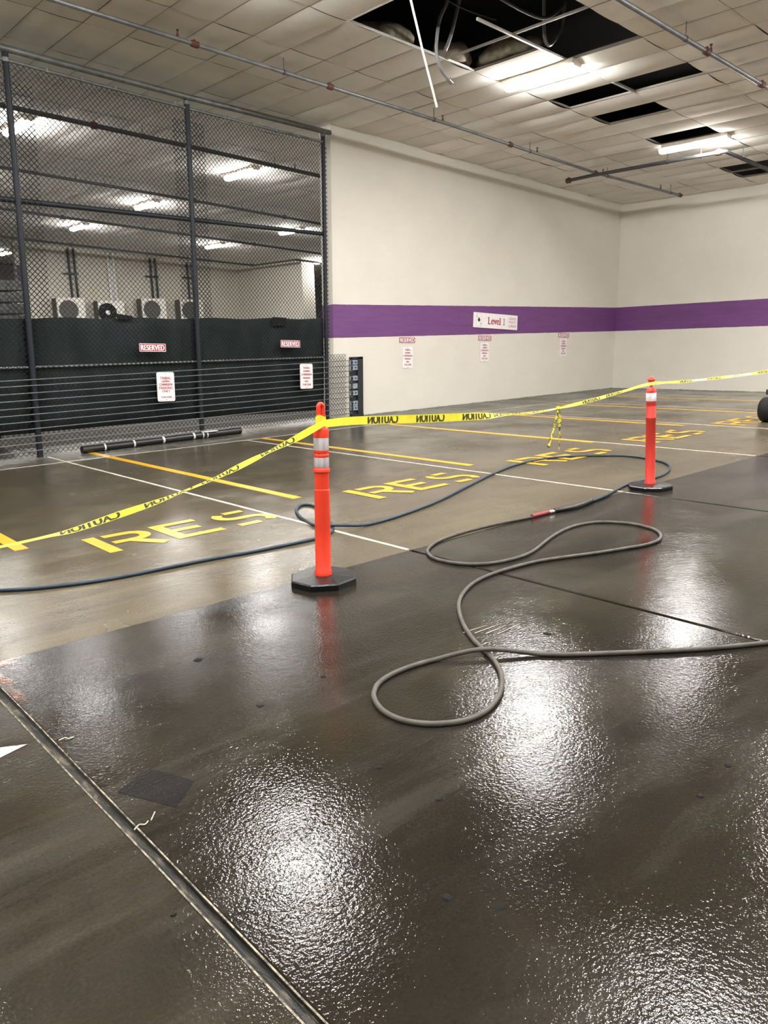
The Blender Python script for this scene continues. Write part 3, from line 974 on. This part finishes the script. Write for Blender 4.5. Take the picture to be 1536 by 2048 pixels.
screen_panel(-3.4, 0.38, 1, 0.42, 0.34)
screen_panel(0.38, 3.1, 2, 0.345, 0.30)
screen_panel(3.1, 5.98, 3, 0.30, 0.20)
for (sa, za), (sb, zb), (sc, z_c), (sd_, zd) in (((1.70, 1.985), (1.95, 1.95), (1.97, 1.90), (1.69, 1.90)), ((4.70, 1.945), (5.03, 1.93), (5.03, 1.786), (4.70, 1.79))):
    mb = MB()
    q = [fl_(fp(a, b, -0.02)) for a, b in ((sa, za), (sb, zb), (sc, z_c), (sd_, zd))]
    q2 = [v + FN * 0.012 for v in q]
    mb.add(q + q2, [(0, 1, 2, 3), (7, 6, 5, 4), (0, 4, 5, 1), (1, 5, 6, 2), (2, 6, 7, 3), (3, 7, 4, 0)])
    mb.build('fabric_flap', M['hole'], fence, label='black flap at the top edge of the screen')

# cable barrier in front of the fence
barrier = empty('cable_barrier', fp(-3.3, 0), label='row of taut grey steel cables across the lower fence, anchored in the wall', cat='cable barrier')
B0 = Vector(barrier.location)
for z0, z1 in ((1.075, 1.116), (1.005, 1.014), (.905, .912), (.81, .805), (.71, .697), (.615, .609), (.52, .506), (.42, .403), (.325, .295), (.225, .186), (.12, .087)):
    pts = [fp(-3.3, z0, 0.075) - B0, fp(2.0, (z0 + z1) / 2 - .004, 0.075) - B0, fp(6.62, z1, 0.075) - B0]
    MB().tube(pts, 0.0075, 6).build('cable', M['cable'], barrier, smooth=True)
mb = MB()
Yf = WALL_Y - 0.012
for bx in ((9.80, 1.165, 9.84, .02), (9.97, 1.165, 10.11, .02)):
    mb.box((bx[0] - .0 , Yf - 0.05, bx[3]), (bx[2], Yf + 0.03, bx[1]), lambda x, y, z: Vector(up(x, y, z)) - B0)
mb.box((9.80, Yf - 0.05, 1.14), (10.11, Yf + 0.03, 1.18), lambda x, y, z: Vector(up(x, y, z)) - B0)
mb.box((9.80, Yf - 0.06, 0.0), (10.11, Yf + 0.03, 0.05), lambda x, y, z: Vector(up(x, y, z)) - B0)
mb.box((9.82, Yf - 0.01, .03), (9.99, Yf + 0.02, 1.15), lambda x, y, z: Vector(up(x, y, z)) - B0)
mb.build('anchor_frame', M['black_steel'], barrier)
for z in (1.075, 0.97, 0.765, 0.475, 0.27, 0.175):
    mb = MB().box((9.79, Yf - 0.045, z - 0.045), (9.975, Yf - 0.01, z + 0.045), lambda x, y, z: Vector(up(x, y, z)) - B0)
    pl = mb.build('anchor_plate', M['anchor'], barrier)
    for hx in (9.84, 9.925):
        mb = MB().prism([(hx - .022, z - .02), (hx + .024, z), (hx - .022, z + .02)], Yf - .05, Yf - .043, lambda x, y, zz: Vector(up(x, zz, y)) - B0)
        mb.build('bolt_hole', M['hole'], pl)
mb = MB().box((9.79, Yf - 0.04, .56), (9.975, Yf - 0.01, .66), lambda x, y, z: Vector(up(x, y, z)) - B0)
mb.build('anchor_plate', M['anchor'], barrier)

# black pipe lying along the fence
gp = empty('drain_pipe', (4.1, 11.22, 0.055), label='black pipe with white tape bands lying along the fence base', cat='pipe')
a, b = Vector((0, 0, 0)), Vector((2.77, 0.22, 0))
dd = (b - a).normalized()
MB().tube([a, b], 0.055, 16).build('pipe', M['black_hose'], gp, smooth=True)
for s_, w_ in ((0.33, .012), (0.80, .014), (1.30, .018), (1.85, .016), (2.02, .01), (2.1, .01)):
    MB().tube([a + dd * (s_ - w_), a + dd * (s_ + w_)], 0.0562, 16).build('tape_band', M['white_band'], gp, smooth=True)
mb = MB().box((2.02, .1, .045), (2.28, .2, .057))
mb.build('tape_patch', M['white_band'], gp)
MB().tube([a - dd * 0.01, a + dd * 0.09], 0.057, 16).build('end_coupling', M['black_hose'], gp, smooth=True)

# ---------------------------------------------------------------- lettering


def text_geo(s, align='CENTER', res=3):
    cu = bpy.data.curves.new('lettering_curve', 'FONT')
    cu.body = s
    cu.align_x = align
    cu.fill_mode = 'FRONT'
    cu.dimensions = '2D'
    cu.resolution_u = res
    o = bpy.data.objects.new('lettering_curve', cu)
    COL.objects.link(o)
    dg = bpy.context.evaluated_depsgraph_get()
    me = bpy.data.meshes.new_from_object(o.evaluated_get(dg))
    vs = [tuple(v.co) for v in me.vertices]
    fs = [tuple(p.vertices) for p in me.polygons]
    bpy.data.objects.remove(o)
    bpy.data.curves.remove(cu)
    bpy.data.meshes.remove(me)
    return vs, fs


TXT = {}


def text(s, w, h, res=3):
    """flat letters fitted to a w x h box centred on 0,0 in x,z (facing -y)"""
    if s not in TXT: TXT[s] = text_geo(s, res=res)
    vs, fs = TXT[s]
    x0, x1 = min(v[0] for v in vs), max(v[0] for v in vs)
    y0, y1 = min(v[1] for v in vs), max(v[1] for v in vs)
    return [(((v[0] - x0) / (x1 - x0) - 0.5) * w, ((v[1] - y0) / (y1 - y0) - 0.5) * h) for v in vs], fs


def letter_part(parent, lines, mat, name='lettering', y=-0.0045, bold=0.0):
    mb = MB()
    for s, w, h, x, z in lines:
        v, f_ = text(s, w, h)
        for dx in ((0,) if not bold else (-bold, 0, bold)):
            mb.add([(a + x + dx, y - 0.0001 * (dx != 0) * (1 + (dx > 0)), b + z) for a, b in v], f_)
    me = bpy.data.meshes.new(name)
    me.from_pydata(mb.v, [], mb.f)
    me.materials.append(mat)
    return link(name, me, parent)


def rrect(w, h, r, n=4):
    out = []
    for cx, cz, a0 in ((w / 2 - r, h / 2 - r, 0), (-w / 2 + r, h / 2 - r, 90), (-w / 2 + r, -h / 2 + r, 180), (w / 2 - r, -h / 2 + r, 270)):
        for k in range(n + 1):
            a_ = math.radians(a0 + 90 * k / n)
            out.append((cx + r * math.cos(a_), cz + r * math.sin(a_)))
    return out


def plate(parent, name, w, h, r, y0, y1, mat):
    mb = MB().prism(rrect(w, h, r), y0, y1, lambda x, z, y: (x, y, z))
    return mb.build(name, mat, parent)


def ring(parent, name, w, h, r, t_, y, mat):
    A, B = rrect(w, h, r), rrect(w - 2 * t_, h - 2 * t_, max(r - t_, 0.001))
    n = len(A)
    mb = MB().add([(x, y, z) for x, z in A] + [(x, y, z) for x, z in B], [(k, (k + 1) % n, n + (k + 1) % n, n + k) for k in range(n)])
    return mb.build(name, mat, parent)


def sign_rot(yaw):
    return (0, LEAN, yaw)


FYAW = math.atan2(FD.y, FD.x)


def reserved_sign(p, yaw, label):
    r = empty('reserved_sign', p, sign_rot(yaw), label=label, cat='sign', group='RESERVED signs')
    plate(r, 'plate', 0.46, 0.122, 0.008, -0.002, 0.002, M['sign_red'])
    ring(r, 'border', 0.46, 0.122, 0.008, 0.007, -0.0032, M['sign_white'])
    letter_part(r, [('RESERVED', 0.405, 0.082, 0, 0)], M['sign_white'], bold=0.004)
    return r


def parking_sign(p, yaw, label, kind=0):
    r = empty('parking_sign', p, sign_rot(yaw), label=label, cat='sign', group='tall parking signs')
    plate(r, 'plate', 0.315, 0.455, 0.03, -0.002, 0.002, M['sign_white'])
    ring(r, 'border', 0.297, 0.437, 0.024, 0.005, -0.0032, M['sign_grey'])
    if kind == 0:
        L = [('TRIBAL', .20, .042, 0, .135), ('GAMING', .155, .032, 0, .085), ('COMMISSION', .235, .036, 0, .035), ('PARKING', .24, .042, 0, -.018), ('ONLY', .145, .036, 0, -.068), ('TOW ZONE', .195, .026, 0, -.162)]
    else:
        L = [('TRIBAL', .18, .038, 0, .155), ('GAMING', .17, .038, 0, .094), ('COMMISSION', .26, .038, 0, .033), ('PARKING', .18, .038, 0, -.03), ('ONLY', .105, .036, 0, -.092), ('TOW ZONE', .21, .038, 0, -.153)]
    letter_part(r, L, M['sign_red'], bold=0.0012)
    mb = MB()
    for z in (0.2, -0.2):
        mb.lathe([(0.006, -0.004), (0.006, 0.0)], 8, (0, -0.002, z), 'y')
    mb.build('screw', M['black_steel'], r)
    return r


reserved_sign(fp(2.20, 1.472, 0.10), FYAW, 'RESERVED sign on the fence screen left of the middle post side')
bpy.data.objects['reserved_sign']['label'] = 'RESERVED sign on the fence, the left one of its two'
reserved_sign(fp(5.01, 1.470, 0.10), FYAW, 'RESERVED sign on the fence near its right post')
parking_sign(fp(2.395, 0.862, 0.10), FYAW, 'tall white parking sign with blank gap above TOW ZONE, left on fence', 0)
parking_sign(fp(5.385, 0.872, 0.10), FYAW, 'tall white parking sign on the fence close to its right post', 1)
WY = WALL_Y - 0.008
for x, lab, z in ((11.43, 'nearest the fence', 1.477), (13.9, 'below the Level 1 sign', 1.472), (16.95, 'nearest the room corner', 1.484)):
    reserved_sign(up(x - .05, WY, z), 0, 'RESERVED sign on the cream wall %s' % lab)
for x, lab, z in ((11.43, 'nearest the fence', 1.12), (13.885, 'below the Level 1 sign', 1.16), (16.94, 'nearest the room corner', 1.182)):
    parking_sign(up(x - .04, WY, z), 0, 'tall parking sign on the cream wall %s' % lab, 1)

# Level 1 sign, hung slightly askew on the purple band
r = empty('level_sign', up(14.21, WALL_Y - 0.018, 1.845), (0, LEAN + 0.018, 0), label='white Level 1 garage sign with club playing card on purple band', cat='sign')
plate(r, 'plate', 1.56, 0.335, 0.004, -0.008, 0.01, M['sign_white'])
letter_part(r, [('L', .085, .155, -.232, .0), ('e', .085, .112, -.13, -.022), ('v', .085, .106, -.035, -.022), ('e', .085, .112, .06, -.022), ('l', .022, .155, .14, .0)], M['sign_red'], 'level_lettering', -0.0095, 0.006)
mb = MB()
for x, z, w in ((-.268, .074, .07), (-.255, -.074, .07), (.14, -.073, .065), (.13, .073, .03), (-.07, .027, .04), (.0, .027, .04), (.283, -.073, .07), (.272, .055, .03)):
    mb.box((x - w / 2, -0.0096, z - .006), (x + w / 2, -0.0085, z + .006))
mb.box((.272, -.0096, -.078), (.294, -.0085, .078))
mb.build('numeral_and_serifs', M['sign_red'], r)
letter_part(r, [('GRAND', .25, .06, .60, .085), ('PEQUOT', .27, .06, .60, .0), ('GARAGE', .28, .06, .60, -.085)], M['sign_red'], 'garage_lettering', -0.0095, 0.0)
mb = MB().box((.425, -.0095, -.13), (.431, -.0085, .12))
mb.build('divider_line', M['sign_grey'], r)
ob = ring(r, 'playing_card', .20, .295, .012, .005, -.0095, M['sign_grey'])
ob.location = (-.60, 0, 0)
mb = MB()
for cx, cz, rad in ((0, .035, .024), (-.022, .002, .024), (.022, .002, .024)):
    mb.lathe([(rad, -.0004), (rad, 0)], 14, (-.60 + cx, -.0095, cz), 'y')
mb.add([(-.60 - .02, -.0098, -.035), (-.60 + .02, -.0098, -.035), (-.60 + .006, -.0098, .02), (-.60 - .006, -.0098, .02)], [(0, 1, 2, 3)])
for cx, cz in ((-.07, .075), (.07, -.075)):
    for ax, az in ((0, .008), (-.007, -.002), (.007, -.002)):
        mb.lathe([(.008, -.0004), (.008, 0)], 8, (-.60 + cx + ax, -.0095, cz + az), 'y')
mb.build('club_emblem', M['ink'], r)
letter_part(r, [('A', .026, .03, -.67, .115), ('V', .026, .03, -.53, -.115)], M['ink'], 'card_index', -.0095)

# ---------------------------------------------------------------- bollards


def octa(r_, sx=1.0):
    return [(sx * r_ * math.cos(math.radians(22.5 + 45 * k)), r_ * math.sin(math.radians(22.5 + 45 * k))) for k in range(8)]


def base_mesh(rad, h=0.042):
    mb = MB()
    A, B, Cc = octa(rad), octa(rad - 0.008), octa(0.075)
    vs = [(x, y, 0) for x, y in A] + [(x, y, h - .008) for x, y in A] + [(x, y, h) for x, y in B] + [(x, y, h + 0.008) for x, y in Cc]
    fs = [tuple(reversed(range(8)))]
    for lv in range(3):
        fs += [(lv * 8 + k, lv * 8 + (k + 1) % 8, (lv + 1) * 8 + (k + 1) % 8, (lv + 1) * 8 + k) for k in range(8)]
    fs.append(tuple(range(24, 32)))
    return mb.add(vs, fs).mesh('base', M['rubber'])


b1 = empty('delineator_post', (2.755, 3.72, 0.0), (0, 0, 0), label='orange delineator post with loop handle and two silver bands', cat='delineator post', group='orange delineator posts')
link('base', base_mesh(0.215), b1, rot=(0, 0, math.radians(10)))
R1 = 0.0475
MB().lathe([(R1 + .006, .045), (R1 + .007, .07), (R1 + .001, .078), (R1, .35), (R1 - .001, .585), (R1 - .004, .588), (R1 - .004, .60), (R1 - .003, .688), (R1 + .004, .695), (R1 + .004, .712), (R1 - .004, .722),
            (R1 - .004, .726), (R1 - .004, .78), (R1 - .001, .784), (R1 - .001, .80), (R1 - .003, .803), (R1 - .003, .81), (R1 - .001, .812), (R1 - .001, .825), (R1 - .004, .828), (R1 - .004, .9), (R1, .903), (R1, .95), (R1 - .006, .968), (R1 - .018, .978), (.02, .982)], 32).build('tube', M['orange'], b1, smooth=True)
for z0, z1 in ((.724, .784), (.827, .902)):
    MB().lathe([(R1 - .002, z0), (R1 - .0015, z0 + .002), (R1 - .0015, z1 - .002), (R1 - .002, z1)], 32).build('reflective_band', M['reflective'], b1, smooth=True)
hp = [(-.016, 0, .97), (-.0165, 0, 1.04)] + [(-.0165 * math.cos(math.radians(18 * k)), 0, 1.083 + .018 * math.sin(math.radians(18 * k))) for k in range(0, 11)] + [(.0165, 0, 1.04), (.016, 0, .97)]
mb = MB().tube(hp, 0.0135, 12)
mb.tube([(-.02, 0, .975), (.02, 0, .975)], .013, 8)
mb.build('loop_handle', M['orange'], b1, smooth=True)

b2 = empty('delineator_post', (6.733, 3.77, 0.0), (0, 0, 0), label='coral delineator post with knob finial and one white band', cat='delineator post', group='orange delineator posts')
link('base', base_mesh(0.212), b2, rot=(0, 0, math.radians(-8)))
MB().lathe([(R1 + .004, .045), (R1 + .004, .07), (R1 - .002, .078), (R1 - .002, .35), (R1 - .003, .672), (R1 + .002, .678), (R1 + .002, .692), (R1 - .003, .70), (R1 - .003, .79), (R1 - .0045, .793), (R1 - .0045, .80), (R1 - .003, .803), (R1 - .003, .935), (R1 - .008, .95), (R1 - .02, .962), (.014, .97), (.0125, .99), (.014, 1.0), (.033, 1.035), (.033, 1.042), (.027, 1.05), (.02, 1.065), (.006, 1.068)], 32).build('tube', M['coral'], b2, smooth=True)
MB().lathe([(R1 - .002, .842), (R1 - .001, .844), (R1 - .001, .916), (R1 - .002, .918)], 32).build('reflective_band', M['sign_white'], b2, smooth=True, label='white band')

for post, lean in ((b1, LEAN), (b2, -0.06)):
    for part in post.children:
        if not part.name.startswith('base'): part.rotation_euler = (0, lean, 0)

# ---------------------------------------------------------------- caution tape


def tape(name, ctrl, label, text_at=(), word='CAUTION', mat='tape'):
    """ctrl: (x, y, z, visible width, lean) — a hanging ribbon; letters read mirrored from this side"""
    P = catmull([c[:3] for c in ctrl], 8)
    Wd = catmull([(c[3], c[4], 0) for c in ctrl], 8)
    Ls = [0.0]
    for a, b in zip(P[:-1], P[1:]): Ls.append(Ls[-1] + (b - a).length)

    def at(s, t_, off=0.0):
        s = min(max(s, 0.0), Ls[-1] - 1e-5)
        k = 0
        while Ls[k + 1] < s: k += 1
        u = (s - Ls[k]) / max(Ls[k + 1] - Ls[k], 1e-9)
        p = P[k].lerp(P[k + 1], u)
        w, ln = Wd[k].lerp(Wd[k + 1], u)[:2]
        d = (P[k + 1] - P[k]).normalized()
        side = Vector((0, math.sin(ln), math.cos(ln)))
        side = (side - d * side.dot(d)).normalized()
        nrm = d.cross(side)
        if nrm.y > 0: nrm = -nrm
        return p + side * (w * t_) + nrm * off
    root = empty(name, P[0], label=label, cat='caution tape', group='yellow caution tape')
    o = Vector(P[0])
    n = len(P)
    vs = [at(s, t_) - o for s in Ls for t_ in (-0.5, 0.0, 0.5)]
    mb = MB().add(vs, [(3 * i + j, 3 * i + 3 + j, 3 * i + 4 + j, 3 * i + 1 + j) for i in range(n - 1) for j in range(2)])
    ob = mb.build('tape', M[mat], root, smooth=True)
    v, f_ = text(word, 1.0, 1.0)
    for s0, ln_ in text_at:
        tb = MB()
        for da in (-0.012, 0.0, 0.012):
            tb.add([at(s0 + ln_ * (0.5 - a + da), min(-0.42 + (b + 0.5) * 1.05, 0.40), 0.0015 + da * 0.01) - o for a, b in v], f_)
        me = bpy.data.meshes.new('lettering')
        me.from_pydata(tb.v, [], tb.f)
        me.materials.append(M['ink'])
        link('lettering', me, root)
    return root


tape('caution_tape', [(-1.2, 3.7, .72, .04, .2), (-.3, 3.71, .63, .03, .4), (.6, 3.72, .585, .018, .9), (.94, 3.73, .588, .016, 1.0), (1.15, 3.73, .597, .016, .9), (1.28, 3.73, .605, .026, .6), (1.51, 3.73, .642, .034, .3), (1.70, 3.73, .672, .026, .5), (1.85, 3.73, .703, .014, .9), (2.06, 3.73, .75, .018, .8), (2.2, 3.73, .79, .030, .4), (2.32, 3.73, .826, .028, .5), (2.42, 3.73, .855, .018, .8), (2.55, 3.73, .893, .03, .4), (2.64, 3.72, .925, .040, .2), (2.72, 3.69, .965, .04, .2), (2.79, 3.675, .992, .03, .2)],
     'caution tape sagging from the loop-handled post to the left edge', [(2.42, .3), (2.86, .28), (3.2, .24), (3.6, .24)])
tape('caution_tape', [(2.79, 3.68, .986, .045, .1), (3.0, 3.70, .982, .05, .05), (3.24, 3.72, .966, .053, 0), (3.69, 3.74, .935, .056, 0), (4.0, 3.74, .918, .055, 0), (4.3, 3.74, .901, .05, .2), (4.47, 3.74, .893, .03, .8), (4.65, 3.74, .886, .022, 1.1), (4.83, 3.74, .88, .026, .9), (5.02, 3.74, .882, .018, .9), (5.19, 3.74, .888, .012, .6), (5.4, 3.74, .9, .026, .3), (5.79, 3.74, .93, .028, .3), (6.2, 3.74, .968, .022, .6), (6.45, 3.735, .995, .024, .4), (6.66, 3.72, 1.008, .03, .2)],
     'caution tape with CAUTION lettering strung between the two posts', [(.37, .27), (.82, .27), (1.28, .30), (1.62, .22), (1.85, .2), (2.07, .2), (2.75, .25), (3.1, .25)])
tape('caution_tape', [(6.68, 3.725, 1.005, .03, .3), (6.95, 3.77, .995, .02, .5), (7.3, 3.78, .985, .03, .4), (7.63, 3.78, .983, .022, .8), (8.0, 3.78, .982, .03, .5), (8.6, 3.78, .984, .026, .8), (9.25, 3.78, .995, .035, .4), (10.7, 3.8, 1.05, .04, .2)],
     'caution tape from the knob-topped post to the right edge', [(.55, .3), (1.1, .3), (1.7, .3), (2.3, .3)])
tape('caution_tape_tail', [(5.19, 3.735, .89, .012, .3), (5.16, 3.735, .80, .014, .2), (5.12, 3.735, .70, .016, .2), (5.08, 3.735, .62, .018, .2), (5.065, 3.735, .585, .03, .2)], 'shorter yellow tape tail dangling from the knot between the posts', mat='tape_printed')
tape('caution_tape_tail', [(5.195, 3.73, .89, .012, .3), (5.202, 3.73, .82, .024, .2), (5.20, 3.73, .76, .03, .2), (5.205, 3.73, .71, .012, .8), (5.207, 3.73, .66, .022, .2), (5.205, 3.73, .61, .01, .4), (5.2, 3.73, .55, .006, .2)], 'darker twisted tape tail dangling straight down from the knot', mat='tape_printed')
MBk = MB().lathe([(.008, -.014), (.02, -.006), (.018, .008), (.007, .014)], 8, (0, 0, 0))
MBk.build('tape_knot', M['tape'], None, loc=(5.19, 3.735, .89), label='small yellow tape knot where two tails hang', cat='tape knot')
# wraps of tape around the loop handle
wr = empty('tape_wrap', up(2.755, 3.72, .98), (0, LEAN, 0), label='yellow tape wrapped around the base of the loop handle', cat='caution tape')
for k, (rad, z0, z1) in enumerate(((.0345, .005, .05), (.036, -.004, .02))):
    vs = []
    for i in range(20):
        a_ = 2 * math.pi * i / 20
        vs += [(rad * math.cos(a_), rad * .72 * math.sin(a_), z0 + .006 * math.sin(a_ + k)), (rad * math.cos(a_), rad * .72 * math.sin(a_), z1 + .008 * math.sin(2 * a_ + k))]
    MB().add(vs, [(2 * i, (2 * i + 2) % 40, (2 * i + 3) % 40, 2 * i + 1) for i in range(20)]).build('wrap', M['tape'], wr, smooth=True)

# ---------------------------------------------------------------- hose
hose = empty('hose', (5.0, 3.83, 0), label='pressure hose snaking over the wet floor, blue far half and grey near half', cat='hose')
H0 = Vector(hose.location)


def hose_part(name, pts, rad, mat, z=0.013, lift=()):
    P = catmull([(x, y, rad) for x, y in pts], 5)
    for (lx, ly, lr, lh) in lift:
        for p in P:
            d = math.hypot(p.x - lx, p.y - ly)
            if d < lr: p.z += lh * (0.5 + 0.5 * math.cos(math.pi * d / lr))
    return MB().tube([p - H0 for p in P], rad, 10).build(name, M[mat], hose, smooth=True)


BLUE = [(-3.0, 6.6), (-0.9, 6.3), (0.6, 5.6), (1.236, 5.042), (1.432, 4.905), (1.673, 4.797), (1.913, 4.742), (2.181, 4.718), (2.504, 4.689), (2.796, 4.638), (3.079, 4.611), (3.346, 4.6), (3.52, 4.65), (3.66, 4.78), (3.80, 5.03), (3.93, 5.28), (4.03, 5.48), (4.069, 5.62), (4.04, 5.699), (3.953, 5.665), (3.828, 5.52), (3.718, 5.313), (3.648, 5.109), (3.60, 4.93), (3.62, 4.80), (3.70, 4.70), (3.835, 4.654), (4.111, 4.66), (4.541, 4.75), (4.991, 4.884), (5.594, 5.125), (6.3, 5.406), (6.995, 5.624), (7.602, 5.652), (7.983, 5.486), (8.231, 5.224), (8.371, 4.967), (8.265, 4.58), (8.086, 4.326), (7.821, 4.158), (7.505, 4.038), (7.229, 3.996), (6.842, 4.021), (6.457, 3.95), (6.094, 3.854), (5.801, 3.818)]
GREY = [(4.998, 3.832), (4.647, 3.883), (4.255, 3.902), (3.943, 3.864), (3.763, 3.789), (3.656, 3.707), (3.58, 3.582), (3.567, 3.452), (3.612, 3.314), (3.731, 3.202), (3.934, 3.157), (4.151, 3.179), (4.473, 3.292), (4.728, 3.367), (4.961, 3.394), (5.161, 3.346), (5.262, 3.23), (5.303, 3.081), (5.259, 2.908), (5.145, 2.78), (4.977, 2.706), (4.807, 2.709), (4.634, 2.761), (4.434, 2.828), (4.217, 2.918), (3.997, 2.999), (3.778, 3.032), (3.564, 3.038), (3.367, 3.008), (3.18, 2.927), (3.03, 2.827), (2.9, 2.703), (2.778, 2.559), (2.676, 2.408), (2.614, 2.29), (2.569, 2.198), (2.512, 2.111), (2.442, 2.03), (2.346, 1.95), (2.249, 1.895), (2.137, 1.859), (2.039, 1.864), (1.964, 1.899), (1.9, 1.957), (1.858, 2.039), (1.854, 2.137), (1.884, 2.225), (1.925, 2.288), (1.995, 2.346), (2.085, 2.378), (2.197, 2.385), (2.323, 2.368), (2.453, 2.317), (2.572, 2.238), (2.69, 2.125), (2.809, 1.986), (2.946, 1.862), (3.125, 1.712), (3.311, 1.564), (3.477, 1.453), (3.602, 1.377), (3.9, 1.2)]
GREY_A, GREY_B = GREY[:48], GREY[47:]
hose_part('blue_section', BLUE[:16], 0.0125, 'blue_hose')
hose_part('blue_section', BLUE[15:], 0.0125, 'blue_hose', lift=[(3.66, 4.74, 0.3, 0.026)])
hose_part('black_sleeve', [(5.83, 3.82), (5.65, 3.79), (5.478, 3.777), (5.265, 3.813)], 0.02, 'black_hose')
hose_part('brass_coupling', [(5.275, 3.812), (5.20, 3.822)], 0.0165, 'chrome')
hose_part('red_grip', [(5.205, 3.822), (4.99, 3.832)], 0.0175, 'red_grip')
hose_part('grey_section', GREY_A, 0.0115, 'grey_hose')
hose_part('grey_section', GREY_B, 0.0115, 'grey_hose', lift=[(2.57, 2.235, 0.28, 0.024)])

# ---------------------------------------------------------------- far room: air conditioners, risers, stack, panel
ACX = [(12.48, 3.63, 'leftmost air conditioner unit on the far wall behind the fence'), (14.2, 3.53, 'air conditioner unit with bare fan and white hub, second from left'), (16.16, 3.657, 'third air conditioner unit from the left behind the fence'), (18.02, 3.636, 'air conditioner unit beside the middle fence post on the far wall')]
for k, (x, zt, lab) in enumerate(ACX):
    r = empty('air_conditioner', (x - .08, 33.6, zt - 1.0), label=lab, cat='air conditioner', group='air conditioner units on the far wall')
    MB().box((-.58, -.25, 0), (.58, .22, 1.0)).build('casing', M['ac_white'], r, bevel=0.03)
    MB().box((-.62, -.22, 0.03), (-.578, .2, .98)).build('coil_side', M['ac_grille'], r)
    MB().lathe([(.40, -.018), (.40, 0.0)], 28, (-.12 if k != 1 else -.2, -.25, .5), 'y').build('fan_grille', M['ac_grille'] if k != 1 else M['hole'], r, smooth=True)
    if k == 1:
        MB().lathe([(.05, -.03), (.1, -.02), (.1, 0)], 16, (-.2, -.27, .5), 'y').build('fan_hub', M['sign_white'], r, smooth=True)
        mb = MB()
        for q in range(3):
            mb.tube([(-.2 + .2 * math.cos(q * 2.1), -.268, .5 + .2 * math.sin(q * 2.1)), (-.2 + .38 * math.cos(q * 2.1 + .3), -.268, .5 + .38 * math.sin(q * 2.1 + .3))], .02, 6)
        mb.build('fan_blade', M['ac_grille'], r)
    MB().box((-.45, -.2, -.06), (-.4, .39, 0)).box((.4, -.2, -.06), (.45, .39, 0)).build('wall_bracket', M['black_steel'], r)
for k, (x, lab) in enumerate(((12.83, 'pair of dark refrigerant lines rising from the leftmost air conditioner'), (14.52, 'pair of pale refrigerant lines rising from the bare-fan air conditioner'), (16.455, 'pair of dark refrigerant lines rising from the third air conditioner'), (18.27, 'pair of dark refrigerant lines beside the middle fence post'))):
    r = empty('refrigerant_line', (x, 33.93, 3.55), label=lab, cat='pipe', group='refrigerant lines on the far wall')
    h = ceil_z(x, 33.9) - 3.62
    m_ = 'black_hose' if k != 1 else 'ac_white'
    for dx in (-.12, .12):
        MB().tube([(dx, 0, 0), (dx, 0, h)], .05, 8).build('pipe', M[m_], r, smooth=True)
    if k == 1:
        MB().box((-.07, -.02, 0), (.07, .03, h)).build('chase', M['conduit'], r)
    else:
        MB().box((-.42, -.06, 1.05), (.22, -.03, 1.12)).build('clamp', M['black_steel'], r)

r = empty('wrapped_stack', (5.28, 18.0, 0), label='stack of dark crates in shiny film at the left edge behind the fence', cat='crate stack')
MB().box((-.62, -.5, 0), (.34, .5, .12)).build('pallet', M['duct'], r)
for k in range(12):
    z = .13 + k * .235
    w = random.uniform(-.02, .02)
    MB().box((-.6 + w, -.48, z), (.32 + w, .48, z + .21)).build('crate', M['film'], r, bevel=.02)
o = MB().box((10.62, 33.93, 4.15), (10.95, 33.99, 4.92)).build('wall_board', M['purple'], label='dark purple board at the far wall end beside the left post', cat='board')

# ---------------------------------------------------------------- vehicles at the frame's edges
r = empty('utility_cart', (12.975, 5.26, 0), label='dark utility cart at the right edge, its black tyre showing', cat='cart')
for wx, wy in ((0, 0), (1.2, 0), (0, -.9), (1.2, -.9)):
    ty = MB().lathe([(.12, -.09), (.17, -.095), (.195, -.07), (.2, -.03), (.2, .03), (.195, .07), (.17, .095), (.12, .09)], 28, (wx, wy, .2), 'y').build('tyre', M['tyre'], r, smooth=True)
    MB().lathe([(.03, -.1), (.12, -.06), (.12, .06), (.03, .1)], 20, (wx, wy, .2), 'y').build('hub', M['black_steel'], r, smooth=True)
MB().tube([(0, -.9, .2), (0, 0, .2)], .025, 8).tube([(1.2, -.9, .2), (1.2, 0, .2)], .025, 8).build('axle', M['black_steel'], r)
MB().box((0.06, -1.0, .43), (1.5, .08, .52)).build('deck', M['black_steel'], r, bevel=.015)
MB().box((0.1, -.9, .18), (.16, -.1, .44)).box((1.17, -.9, .18), (1.23, -.1, .44)).build('frame', M['black_steel'], r)

r = empty('parked_car', (2.72, 15.0, 0), label='dark car parked behind the fence screen, its lower front corner showing', cat='car')
prof = [(-2.15, .3), (-2.2, .55), (-2.1, .72), (-1.2, .85), (-.5, 1.28), (.9, 1.3), (1.7, .9), (2.15, .85), (2.2, .4), (2.1, .25), (-2.0, .22)]
MB().prism(prof, -.86, .86, lambda y, z, x: (x, y, z)).build('body', M['car_paint'], r, bevel=.05)
MB().prism([(-1.1, .9), (-.48, 1.25), (.85, 1.27), (1.5, .93)], -.87, .87, lambda y, z, x: (x, y, z)).build('side_window', M['glass_dark'], r)
for wx in (-.78, .78):
    for wy in (-1.4, 1.35):
        w_ = MB().lathe([(.2, -.11), (.3, -.11), (.32, -.07), (.32, .07), (.3, .11), (.2, .11)], 24, (wx, wy, .32), 'x').build('wheel', M['tyre'], r, smooth=True)
        MB().lathe([(.05, -.1), (.2, -.1), (.2, .1), (.05, .1)], 16, (wx, wy, .32), 'x').build('rim', M['conduit'], w_, smooth=True)
